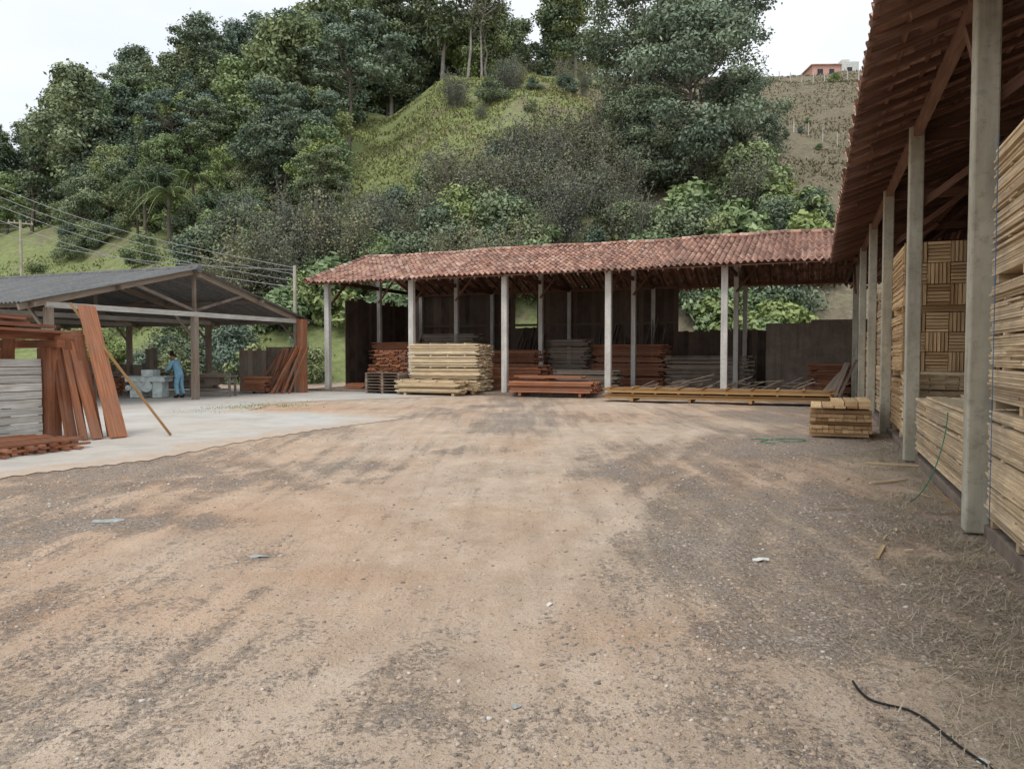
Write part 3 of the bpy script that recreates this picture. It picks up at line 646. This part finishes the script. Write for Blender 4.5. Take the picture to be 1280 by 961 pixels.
# worker in blue at the planer
def skin(name,pts,edges,rad,mat,parent,root=0,sub=2):
    me=bpy.data.meshes.new(name); me.from_pydata(pts,edges,[]); me.materials.append(mat)
    ob=bpy.data.objects.new(name,me); link(ob,parent); m_=ob.modifiers.new('skin','SKIN'); m_.use_smooth_shade=True
    for i,r in enumerate(rad):
        sv=me.skin_vertices[0].data[i]; sv.radius=(r,r) if not isinstance(r,tuple) else r; sv.use_root=(i==root)
    s_=ob.modifiers.new('sub','SUBSURF'); s_.levels=sub; s_.render_levels=sub; return ob
wk=empty('worker_in_blue',False); wc=at(224,28.4); wk.location=(wc.x,wc.y,.005); wk.rotation_euler=(0,0,math.radians(78))
try:
    pts=[(0,0,.93),(0,.05,1.08),(0,.13,1.26),(0,.20,1.40),(0,.235,1.46),
     (-.18,.17,1.37),(-.25,.27,1.12),(-.19,.47,1.02),(.18,.17,1.37),(.25,.27,1.12),(.19,.47,1.02),
     (-.10,-.01,.86),(-.12,.06,.50),(-.13,-.02,.12),(.10,-.01,.86),(.13,.03,.50),(.14,-.08,.12)]
    ed=[(0,1),(1,2),(2,3),(3,4),(3,5),(5,6),(6,7),(3,8),(8,9),(9,10),(0,11),(11,12),(12,13),(0,14),(14,15),(15,16)]
    skin('overalls',pts,ed,[.16,(.165,.13),(.185,.135),(.12,.1),.06,.085,.065,.045,.085,.065,.045,.11,.085,.07,.11,.085,.07],M['blue'],wk)
    for sg in(-1,1):
        b=Vector((sg*.19,.47,1.02)); P=[tuple(b),(b.x,b.y+.06,b.z-.01),(b.x,b.y+.10,b.z-.02)]; E=[(0,1),(1,2)]; R=[.032,.036,.03]
        for k,(dx,ln) in enumerate(((-.032,.065),(-.011,.08),(.011,.075),(.032,.06))):
            i=len(P); P+=[(b.x+dx,b.y+.105+ln*.5,b.z-.025),(b.x+dx,b.y+.10+ln,b.z-.055)]; E+=[(2,i),(i,i+1)]; R+=[.010,.008]
        i=len(P); P+=[(b.x-sg*.05,b.y+.07,b.z-.02),(b.x-sg*.06,b.y+.11,b.z-.035)]; E+=[(1,i),(i,i+1)]; R+=[.012,.009]
        skin('hand',P,E,R,M['skin'],wk,0,1)
        x0=-.13 if sg<0 else .14; y0=-.02 if sg<0 else -.08
        skin('boot',[(x0,y0-.04,.06),(x0,y0+.06,.05),(x0,y0+.19,.04),(x0,y0,.14)],[(0,1),(1,2),(0,3)],[.055,.05,.04,.06],M['boot'],wk,0,1)
    skin('head',[(0,.235,1.44),(0,.27,1.52),(0,.29,1.60),(0,.285,1.67),(0,.385,1.555),(0,.40,1.585),(.082,.28,1.58),(-.082,.28,1.58)],[(0,1),(1,2),(2,3),(1,4),(2,5),(2,6),(2,7)],[.05,.068,.09,.072,.018,.012,.016,.016],M['skin'],wk,1,2)
    mb=MB()
    for sg in(-1,1): mb.box(sg*.033-.012,sg*.033+.012,.365,.377,1.60,1.612)
    mb.box(-.025,.025,.362,.372,1.535,1.542)
    mb.make('eyes_and_mouth',M['hair'],wk)
    skin('hair',[(0,.24,1.60),(0,.25,1.68),(0,.31,1.705)],[(0,1),(1,2)],[.085,.085,.065],M['hair'],wk,1,2)
except Exception as ex: print('worker issue',ex)
# ------------------------------------------------------------ plank rack front left
rk=empty('plank_rack'); RQ=-13.47
mb=MB()
for s in(6.2,9.8):
    mb.box(RQ-.15,RQ+.15,s-.13,s+.13,0,1.75,.35); 
    mb.box(RQ-2.2,RQ-1.95,s-.12,s+.12,0,1.75,.35)
    mb.beam((RQ-2.6,s,1.83),(RQ+.35,s,1.83),.16,.15,.3)
mb.box(RQ-.06,RQ+.08,5.6,10.5,1.91,2.02,.5)
mb.make('frame_posts',M['redwood'],rk,.01)
mb=MB()
for L in range(6):
    q=RQ-2.5
    while q<RQ+.35-.06*L:
        if random.random()<.9:
            z=2.05+L*.062; mb.beam((q+random.uniform(-.1,.1),5.4+random.uniform(-.5,.5),z+.08),(q+random.uniform(-.15,.15),10.1-L*.15+random.uniform(-.6,.4),z-.04+random.uniform(-.03,.03)),.16,.045)
        q+=.21
mb.make('stored_planks',M['redwood'],rk)
mb=MB(); z=.06
while z<1.42:
    mb.box(RQ-.02,RQ+.03+random.uniform(0,.015),6.4,9.62,z,z+.135); z+=.15
mb.make('side_boards',M['greywood'],rk)
mb=MB()
for s,foot,top,wd,th,v in((9.95,.45,1.9,.16,.05,.1),(10.05,.62,2.0,.12,.04,.5),(10.12,.5,2.05,.16,.05,.05),(10.25,.7,1.95,.2,.05,.7),(10.38,.55,2.1,.22,.05,.3),(10.6,.85,2.6,.36,.06,.95),(10.75,.5,2.2,.2,.05,.1),(9.9,.4,1.7,.12,.05,.3)):
    mb.beam((RQ+.1+foot,s-.1,.02),(RQ+.02,s,top),th,wd,v,(0,1,0))
for i in range(14):
    s=5.8+i*.28; mb.beam((RQ-.9+random.uniform(-.2,.2),s,0),(RQ-.1-random.random()*.2,s+random.uniform(-.3,.3),1.95),.05,.17,None,(0,1,0))
mb.make('leaning_planks',M['redwood'],rk)
mb=MB(); mb.beam((RQ+1.55,11.2,.02),(RQ-.25,10.45,2.65),.04,.04); mb.make('leaning_pole',M['yellowwood'],rk)
mb=MB()
for L in range(4):
    for i in range(9):
        if L%2: mb.box(RQ+.3+i*.17,RQ+.38+i*.17,7.2+random.uniform(-.15,.1),9.1+random.uniform(-.1,.2),.02+L*.045,.06+L*.045)
        else: mb.box(RQ+.25,RQ+1.8+random.uniform(-.1,.15),7.25+i*.21,7.33+i*.21,.02+L*.045,.06+L*.045)
mb.make('red_slat_pallet',M['redwood'])
# ------------------------------------------------------------ small ground items
def curve(name,pts,r,mat,cyc=False):
    cu=bpy.data.curves.new(name,'CURVE'); cu.dimensions='3D'; sp=cu.splines.new('NURBS'); sp.points.add(len(pts)-1)
    for i,p in enumerate(pts): sp.points[i].co=(*p,1)
    sp.use_endpoint_u=True; sp.order_u=4; cu.bevel_depth=r; cu.bevel_resolution=2; cu.materials.append(mat)
    return link(bpy.data.objects.new(name,cu))
def gp(px,py,z=.012):
    x,y=G(px,py); return (x,y,float(gz(np.array([x]),np.array([y]))[0])+z)
curve('power_cable',[gp(*p) for p in((1073,853),(1085,872),(1110,880),(1140,884),(1165,898),(1190,920),(1222,945),(1255,965),(1300,1000))],.006,M['black'])
curve('garden_hose',[gp(*p,.012) for p in((940,549),(960,547),(975,551),(1000,551),(1015,549),(990,546),(955,550),(945,552),(970,553))],.008,M['green'])
curve('green_strap',[(lambda a:(a[0],a[1],z))(L2W(r,s)) for r,s,z in((1.40,9.6,.97),(1.38,9.6,.5),(1.2,9.55,.03),(1.0,9.2,.0))],.006,M['green'])
def scrap(name,px,py,w_,h_,mat,ht=.01,seed=0):
    x,y,z=gp(px,py,.004); rr=random.Random(seed); V_=[];nn_=9
    for i in range(nn_):
        a=2*math.pi*i/nn_; k=rr.uniform(.6,1.1); V_.append((x+math.cos(a)*w_*k,y+math.sin(a)*h_*k,z+rr.uniform(-.006,ht)))
    V_+= [(x,y,z+ht*1.3)]; k=nn_
    me=bpy.data.meshes.new(name); me.from_pydata(V_,[],[(i,(i+1)%nn_,k) for i in range(nn_)]); me.materials.append(mat)
    link(bpy.data.objects.new(name,me))
scrap('paper_scrap',688,752,.03,.025,M['paper'],.012,1); scrap('paper_scrap',953,697,.07,.05,M['paper'],.02,2); scrap('paper_scrap',1240,952,.03,.03,M['paper'],.01,3)
scrap('flat_stone',322,691,.11,.06,M['stone'],.008,4); scrap('flat_stone',132,648,.17,.10,M['stone'],.008,5); scrap('flat_stone',645,883,.03,.03,M['stone'],.01,6)
def stick(name,p0,p1,w_,h_,mat):
    mb=MB(); a=gp(*p0,.02);b=gp(*p1,.02); mb.beam(a,b,w_,h_); mb.make(name,mat,frame=False)
stick('wood_offcut',(1101,696),(1109,681),.03,.02,M['pinefresh']); stick('wood_offcut',(1083,577),(1155,581),.10,.03,M['pine']); stick('wood_offcut',(1090,602),(1135,598),.03,.02,M['pine'])
stick('wood_offcut',(1030,636),(1075,634),.012,.012,M['pine']); stick('wood_offcut',(1205,640),(1160,600),.05,.03,M['pine'])
for i in range(22):
    r=random.uniform(.2,1.3); s=random.uniform(4.5,14); x,y=L2W(r,s); z=float(gz(np.array([x]),np.array([y]))[0])+.012
    a=random.random()*6.28; l=random.uniform(.04,.16); mb=MB(); mb.beam((x,y,z),(x+l*math.cos(a),y+l*math.sin(a),z+.01),random.uniform(.008,.02),.01); mb.make('wood_offcut',M['pine'],frame=False)
# ------------------------------------------------------------ terrain
RX=[-900,-200,0,100,170,250,350,430,490,560,650,740,850,950,1060,1300,2200]
RY=[320,290,265,230,180,140,140,145,150,100,86,95,97,99,92,85,120]
def hill(x,y):
    x=np.asarray(x,float);y=np.asarray(y,float); u=x/np.maximum(y,1); px=640+F*u
    ds=np.minimum(40.5/np.clip(.376*u+.927,.3,9),45.); dr=np.interp(px,[0,300,500,650,800,1100],[130,125,112,106,112,118])
    H=(HOR-np.interp(px,RX,RY))/F*dr+1.6
    a=(y-ds)/(dr-ds); f=np.where(a<1,np.clip(a,0,1)**.92,1+.12*(a-1)); f=np.where((a>1)&(px>470)&(px<740),1-.15*np.clip(a-1,0,1),f)
    f=f-.02*np.exp(-((a-1)/.08)**2)
    low=np.clip((a)*6,0,1)
    h=H*f+low*((fbm(x*.06,y*.06,60,4)-.5)*4+(fbm(x*.3,y*.3,70,3)-.5)*.9)
    return np.where(a<=0,-.6+a*2,np.maximum(h-.3*(1-low),-.6))
U=np.linspace(-1.7,1.9,420); Dp=np.concatenate([np.linspace(30,135,240),np.linspace(137,420,40)])
Ug,Dg=np.meshgrid(U,Dp); Xg=Ug*Dg; Zg=hill(Xg,Dg)
I=np.arange(Ug.size).reshape(Ug.shape); q=np.stack([I[:-1,:-1],I[:-1,1:],I[1:,1:],I[1:,:-1]],-1).reshape(-1,4)
m,nt=newmat('hillside_ground'); tc=N(nt,'ShaderNodeTexCoord'); ob=tc.outputs['Object']; gr=vattr(nt,'green')
a=noise(nt,ob,.25,6,.7); b=noise(nt,ob,2.2,5,.7)
green=ramp(nt,b,[(.3,(.17,.205,.09)),(.7,(.33,.375,.16))])
dry=ramp(nt,b,[(.3,(.15,.13,.09)),(.7,(.30,.26,.185))])
f_=math_(nt,'ADD',gr,math_(nt,'MULTIPLY',math_(nt,'SUBTRACT',a,.5),2.4))
col=mix(nt,ramp(nt,f_,[(.35,(0,0,0)),(.75,(1,1,1))]),dry,green)
finish(nt,col,.95,b,.25,.8,.1)
me=np_mesh('hillside_terrain',np.stack([Xg,Dg,Zg],-1).reshape(-1,3),q,[m],smooth=True)
PXg=640+F*Ug; grn=np.interp(PXg,[-300,450,560,680,760,900],[.75,.8,.8,.65,.35,.12])
at_=me.attributes.new('green','FLOAT','POINT'); at_.data.foreach_set('value',grn.ravel().astype(np.float32))
link(bpy.data.objects.new('hillside_terrain',me))
def hpos(px,d): x=(px-640)/F*d; return x,d,float(hill(x,d))
def scatter_grass(name,pxr,dr_,K,mat,l=(.3,.8)):
    px=RNG.uniform(*pxr,K); d=RNG.uniform(*dr_,K); x=(px-640)/F*d; z=hill(x,d)
    k=(z>0)&(fbm(x*.2,d*.2,33,3)>.42); x,d,z=x[k],d[k],z[k]
    blades(name,x,d,z-.05,RNG.uniform(*l,len(x)),RNG.uniform(.04,.12,len(x)),RNG.uniform(.2,1.3,len(x)),mat)
scatter_grass('knoll_grass',(420,740),(66,110),22000,LM['grass'],(.15,.45)); scatter_grass('knoll_dry_grass',(420,800),(66,110),12000,LM['hilldry'],(.15,.5)); scatter_grass('slope_grass',(-80,340),(44,75),14000,LM['grass'],(.15,.4))
scatter_grass('dry_hill_grass',(740,1150),(62,122),26000,LM['hilldry'],(.12,.35)); scatter_grass('slope_weeds',(740,1150),(60,122),6000,LM['twig'],(.2,.5))
# ------------------------------------------------------------ trees
def tube(pts,rad,n=6):
    pts=np.array(pts,float); m_=len(pts); V_=[];Q_=[]
    for i,p in enumerate(pts):
        d_=pts[min(i+1,m_-1)]-pts[max(i-1,0)]; d_/=np.linalg.norm(d_)+1e-9; u_=np.array([1,0,0.]) if abs(d_[0])<.8 else np.array([0,1,0.])
        a_=np.cross(d_,u_);a_/=np.linalg.norm(a_);b_=np.cross(d_,a_)
        for k in range(n): t_=2*math.pi*k/n; V_.append(p+(a_*math.cos(t_)+b_*math.sin(t_))*rad[i])
    for i in range(m_-1):
        for k in range(n): j=(k+1)%n; Q_.append((i*n+k,i*n+j,(i+1)*n+j,(i+1)*n+k))
    return np.array(V_),np.array(Q_)
def leaves(c,out,L,W,R,up=.5,rnd=.8):
    k=len(c); nv=out*.55+np.array([0,0,up])+R.normal(0,rnd*.6,(k,3)); nv/=np.linalg.norm(nv,axis=1,keepdims=True)
    t_=np.cross(nv,R.normal(0,1,(k,3))); t_/=np.linalg.norm(t_,axis=1,keepdims=True); b_=np.cross(nv,t_)
    L=L*R.uniform(.6,1.3,(k,1)); W=W*R.uniform(.6,1.3,(k,1))
    return np.stack([c+t_*L,c+b_*W,c-t_*L,c-b_*W],1).reshape(-1,3)
def tree(name,seed,H,CR,z0,lobes,per,leaf,lr,flat,mat,bark,tr=.25,shape='round',sparse=0):
    R=np.random.default_rng(seed); VV=[];QQ=[];MI=[];AA=[];off=0
    def add(V_,Q_,mi,A_):
        nonlocal off
        VV.append(V_);QQ.append(Q_+off);MI.append(np.full(len(Q_),mi));AA.append(A_);off+=len(V_)
    lean=R.normal(0,.04*H,2); tp=[np.array([lean[0]*f**2+R.normal(0,.02*H*f),lean[1]*f**2+R.normal(0,.02*H*f),H*.86*f]) for f in np.linspace(0,1,7)]
    v_,q_=tube([(p[0],p[1],p[2]-(.5 if i==0 else 0)) for i,p in enumerate(tp)],[tr*(1-.8*f) for f in np.linspace(0,1,7)],7); add(v_,q_,1,np.full(len(q_),.5))
    for i in range(lobes):
        f=(i+.5)/lobes
        if shape=='cone': zc=z0+(H-z0)*f; rr=CR*(1-f*.85)*R.uniform(.4,1)
        elif shape=='flat': zc=H-(H-z0)*R.random()**1.6; rr=CR*math.sqrt(R.random())*(.55+.45*(zc-z0)/(H-z0))
        elif shape=='bush': zc=z0+(H-z0)*R.random(); rr=CR*math.sqrt(R.random())*math.sqrt(max(.05,1-(zc/H)**2))
        else:
            g=R.random(); zc=z0+(H-z0)*g; rr=CR*math.sqrt(R.random())*math.sqrt(max(.04,1-(2*g-.9)**2*.85))
        an=R.random()*6.283; lc=np.array([rr*math.cos(an),rr*math.sin(an),zc]); f2=min(zc/(H*.86),1)*.8; b0=np.array([np.interp(f2,np.linspace(0,1,7),[p[k] for p in tp]) for k in range(3)])
        lc[:2]+=b0[:2]*.8
        mid=(b0+lc)/2+np.array([0,0,-.05*CR])+R.normal(0,.04*CR,3)
        v_,q_=tube([b0,mid,lc],[tr*.35,tr*.22,tr*.07],4); add(v_,q_,1,np.full(len(q_),.5))
        rad=lr*R.uniform(.6,1.35); k=int(per*(rad/lr)**2*R.uniform(.6,1.1))
        dv=R.normal(0,1,(k,3)); dv/=np.linalg.norm(dv,axis=1,keepdims=True)
        rn=1+.28*np.sin(dv[:,0]*5+R.random()*6)*np.sin(dv[:,1]*6+R.random()*6)+.12*R.normal(0,1,k)
        ra=rad*(R.random(k)**.4)*rn; c=lc+dv*ra[:,None]*np.array([1,1,flat])
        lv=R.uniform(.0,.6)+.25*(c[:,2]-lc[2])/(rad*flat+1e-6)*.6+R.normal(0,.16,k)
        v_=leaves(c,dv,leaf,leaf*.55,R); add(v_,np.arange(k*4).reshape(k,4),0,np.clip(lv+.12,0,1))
    return np_mesh(name,np.concatenate(VV),np.concatenate(QQ),[mat,bark],A=np.concatenate(AA),mi=np.concatenate(MI))
B=M['bark'];PB=M['palebark']
T={}
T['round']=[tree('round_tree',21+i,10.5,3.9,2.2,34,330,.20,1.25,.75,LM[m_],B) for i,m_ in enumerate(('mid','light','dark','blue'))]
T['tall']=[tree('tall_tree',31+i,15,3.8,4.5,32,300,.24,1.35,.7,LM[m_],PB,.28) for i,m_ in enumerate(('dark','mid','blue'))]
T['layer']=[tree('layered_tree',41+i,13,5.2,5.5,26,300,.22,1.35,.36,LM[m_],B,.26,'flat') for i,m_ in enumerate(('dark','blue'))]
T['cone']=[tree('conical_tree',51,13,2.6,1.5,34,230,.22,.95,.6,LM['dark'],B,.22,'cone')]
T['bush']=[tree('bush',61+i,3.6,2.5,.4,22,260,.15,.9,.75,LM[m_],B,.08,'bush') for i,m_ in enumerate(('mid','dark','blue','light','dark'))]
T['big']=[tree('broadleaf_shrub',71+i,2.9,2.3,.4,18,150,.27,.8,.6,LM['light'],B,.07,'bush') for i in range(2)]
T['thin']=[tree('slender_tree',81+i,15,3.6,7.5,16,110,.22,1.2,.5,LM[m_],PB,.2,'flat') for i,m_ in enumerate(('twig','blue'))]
def twiggy(seed):
    R=np.random.default_rng(seed); VV=[];QQ=[];AA=[];MI=[];off=0
    ends=[]
    for i in range(16):
        an=R.random()*6.28; sp=R.uniform(.1,.8); H=R.uniform(2.4,5)
        p=[np.array([math.cos(an)*.3,math.sin(an)*.3,-.2])]
        for k in range(1,6): p.append(np.array([math.cos(an)*(.3+sp*k*.55),math.sin(an)*(.3+sp*k*.55),H*k/5])+R.normal(0,.12,3))
        v_,q_=tube(p,[.05,.045,.04,.032,.025,.012],3); VV.append(v_);QQ.append(q_+off);off+=len(v_);AA.append(np.full(len(q_),.6));MI.append(np.full(len(q_),1))
        for k in range(14):
            j=R.integers(2,6); e=p[j]+R.normal(0,.55,3)+np.array([0,0,.4]); v_,q_=tube([p[j],(p[j]+e)/2+R.normal(0,.06,3),e],[.022,.018,.01],3); VV.append(v_);QQ.append(q_+off);off+=len(v_);AA.append(np.full(len(q_),.6));MI.append(np.full(len(q_),1)); ends.append(e)
    ends=np.array(ends); c=np.repeat(ends,22,0)+R.normal(0,.28,(len(ends)*22,3)); v_=leaves(c,R.normal(0,1,c.shape)*.3,.10,.06,R); k=len(c)
    VV.append(v_);QQ.append(np.arange(k*4).reshape(k,4)+off);AA.append(R.random(k));MI.append(np.zeros(k))
    return np_mesh('twiggy_shrub',np.concatenate(VV),np.concatenate(QQ),[LM['twig'],PB],A=np.concatenate(AA),mi=np.concatenate(MI))
T['twig']=[twiggy(91),twiggy(92)]
def palm(seed):
    R=np.random.default_rng(seed); VV=[];QQ=[];AA=[];MI=[]; off=0; H=5.
    v_,q_=tube([(0,0,-.4),(.1,0,H*.5),(.25,.1,H)],[.2,.15,.12],7); VV.append(v_);QQ.append(q_);AA.append(np.full(len(q_),.5));MI.append(np.ones(len(q_)));off=len(v_)
    for i in range(20):
        an=R.random()*6.28; up=R.uniform(.1,1.2); Lf=R.uniform(2.4,3.3); d0=np.array([math.cos(an),math.sin(an),0]); P=[]
        for t_ in np.linspace(0,1,16): P.append(np.array([.25,.1,H])+d0*Lf*t_*math.cos(up*(1-t_*.4))+np.array([0,0,Lf*(math.sin(up)*t_-1.0*t_*t_)]))
        P=np.array(P); sd=np.cross(d0,[0,0,1])
        v_,q_=tube(P,[.03]*16,3); VV.append(v_);QQ.append(q_+off);off+=len(v_);AA.append(np.full(len(q_),.6));MI.append(np.zeros(len(q_)))
        for k in range(1,16):
            for sg in(-1,1):
                ll=.75*math.sin(math.pi*min(1,(k+2)/17.)); a_=P[k]; b_=a_+sd*sg*ll+d0*.25-np.array([0,0,.35*ll]); w__=d0*.06
                VV.append(np.array([a_-w__,a_+w__,b_+w__*.3,b_-w__*.3]));QQ.append(np.array([[0,1,2,3]])+off);off+=4;AA.append([R.random()]);MI.append([0])
    return np_mesh('palm',np.concatenate(VV),np.concatenate(QQ),[LM['mid'],B],A=np.concatenate(AA),mi=np.concatenate(MI))
T['palm']=[palm(5)]
def put(kind,px,d,sc=1.,par=None,name=None,sz=None,idx=None,dz=0):
    me=T[kind][idx if idx is not None else random.randrange(len(T[kind]))]; x,y,z=hpos(px,d)
    ob=bpy.data.objects.new(name or me.name,me); ob.location=(x,y,z+dz); s=sc*random.uniform(.88,1.12)
    ob.scale=(s,s,(sz or s)*random.uniform(.92,1.08)); ob.rotation_euler=(random.uniform(-.06,.06),random.uniform(-.06,.06),random.random()*6.28); link(ob,par); return ob
def zone(name,pxr,dr_,cnt,kinds,sc,keep=None):
    par=empty(name,False); i=0;g=0
    while i<cnt and g<cnt*20:
        g+=1; px=random.uniform(*pxr); d=random.uniform(*dr_)
        if keep and not keep(px,d): continue
        put(random.choice(kinds),px,d,random.uniform(*sc),par); i+=1
zone('hillside_forest',(-100,440),(84,138),104,['round','tall','layer','round','round','cone'],(.7,1.1),lambda p,d:d>84+max(0,60-p)*.15)
zone('hilltop_forest',(400,740),(113,140),58,['tall','layer','round','tall'],(.95,1.35))
zone('midslope_thicket',(60,440),(62,86),60,['round','bush','layer','round','bush','big'],(.5,.85),lambda p,d:(d>74-(p-60)*.04))
zone('lower_thicket',(250,960),(48,60),96,['bush','bush','twig','big','bush'],(.6,1.1),lambda p,d: p>330 or d>52)
zone('middle_thicket',(440,780),(58,74),54,['bush','twig','twig','bush','twig'],(.6,1.1),lambda p,d: d<64+(p-440)*.03)
zone('slope_shrubs',(0,330),(48,72),22,['bush','big'],(.3,.7))
zone('right_slope_shrubs',(950,1035),(47,58),11,['bush','big','big'],(.5,.9))
zone('dry_hill_shrubs',(930,1100),(75,118),10,['bush'],(.15,.35)); zone('knoll_shrubs',(560,760),(80,104),12,['bush','twig'],(.3,.8))
zone('far_left_forest',(-500,-100),(85,125),18,['round','tall'],(.9,1.3)); zone('far_right_shrubs',(1100,1500),(50,90),14,['bush','round'],(.6,1.))
zone('shrubs_behind_workshop',(40,400),(42.5,48),14,['bush'],(.45,.8),lambda p,d:True)
zone('shrubs_behind_shed',(740,1000),(39,46),20,['bush','big'],(.6,.9),lambda p,d:d>40.5/(.376*(p-640)/F+.927)+.6)
T['feather']=[tree('feathery_tree',101,15.7,6.8,5.5,80,330,.17,1.35,.5,LM['blue'],PB,.3,'flat')]
T['dome']=[tree('domed_tree',111,11.5,5.0,1.0,70,420,.15,1.35,.55,LM['blue'],B,.25,'round')]
put('feather',815,66,1.02,name='feathery_tree'); put('feather',880,70,.92,name='feathery_tree'); put('dome',872,60,1.08,name='domed_tree'); put('dome',806,62,.85,name='domed_tree'); put('dome',925,63,.7,name='domed_tree')
put('round',300,84,1.2,name='round_tree',idx=1); put('round',375,86,1.35,name='round_tree',idx=0); put('cone',155,88,1.1,name='conical_tree'); put('layer',100,124,1.1,name='layered_tree',idx=0)
for p_,d_ in((185,68),(215,66),(245,70),(205,72)): put('palm',p_,d_,1.0,name='palm_tree')
for p_ in(602,585): put('thin',p_,109+random.random()*3,1.1,name='slender_tree',idx=0)
# ------------------------------------------------------------ fences, poles, wires, house
mb=MB()
for i in range(22):
    x,y,z=hpos(700+i*18,74+i*.2+5*math.sin(i*.5)); mb.cyl((x,y,z-.3),(x+random.uniform(-.08,.08),y,z+1.5),.06,.05,6,random.random())
for i in range(9):
    x,y,z=hpos(955+i*14,108-i); mb.cyl((x,y,z-.3),(x,y,z+1.4),.06,.05,6,random.random())
mb.make('fence_posts',M['greywood'],frame=False)
mb=MB()
for i,px in enumerate((25,60,90,120,150,186,225)):
    x,y,z=hpos(px,62-i*1.6); mb.cyl((x,y,z-.3),(x,y,z+1.7),.06,.06,6,.9)
mb.make('concrete_fence_posts',M['white'],frame=False)
def pole(name,x,y,z,h,r,arm=True,ar=(1,0)):
    mb=MB(); mb.cyl((x,y,z-.5),(x,y,z+h),r,r*.7,10)
    if arm: mb.beam((x-ar[0],y-ar[1],z+h-.3),(x+ar[0],y+ar[1],z+h-.3),.1,.12); 
    if arm:
        for k in(-.9,-.45,.45,.9): mb.cyl((x+k*ar[0],y+k*ar[1],z+h-.24),(x+k*ar[0],y+k*ar[1],z+h-.06),.05,.04,8)
    mb.make(name,M['conc'],frame=False)
p1=L2W(-21.9,E_S-.1); pole('utility_pole',p1[0],p1[1],0,5.7,.10,False)
x2,y2,z2=hpos(30,66); pole('utility_pole',x2,y2,z2,6.5,.14,True,(.8,.5))
for i,(dz1,dz2,dx) in enumerate(((5.6,6.2,0),(5.3,5.6,.2),(5.0,5.0,.4),(4.7,4.2,.2),(5.5,3.2,-.3))):
    A_=Vector((p1[0],p1[1],dz1)); B_=Vector((-36+dx,46,6.9+dz2*1.15)); pts=[]
    for k in range(13):
        f=k/12; q=A_.lerp(B_,f); q.z-=.9*math.sin(math.pi*f); pts.append(q)
    curve('power_line',pts,.014,M['steel'])
for dz in(0,.5): curve('power_line',[(x2,y2,z2+6.2-dz),((x2-40)/1.6,y2-6,z2+4.8-dz),(-70,46,z2+5-dz)],.015,M['steel'])
x,y,z=hpos(1028,124); hs=empty('hilltop_house',False); hs.location=(x,y,z-.3)
mb=MB(); mb.box(-3.2,1.4,-2,2,0,2.6); mb.make('brick_walls',M['pink'],hs,frame=False)
mb=MB(); mb.box(1.42,4.2,-2.2,2,0,3.1); mb.box(2.0,3.2,-1,1,3.1,3.9); mb.make('white_walls',M['white'],hs,frame=False)
mb=MB(); mb.beam((-3.5,0,2.62),(1.4,0,2.68),4.6,.12); mb.make('roof',M['tile'],hs,frame=False)
mb=MB(); mb.box(-2.4,-1.5,-2.03,-2.005,1,2); mb.box(-.5,.3,-2.03,-2.005,1,2); mb.box(2.3,3.1,-2.24,-2.205,1.2,2.2); mb.make('windows',M['window'],hs,frame=False)
print('objects',len(bpy.data.objects))
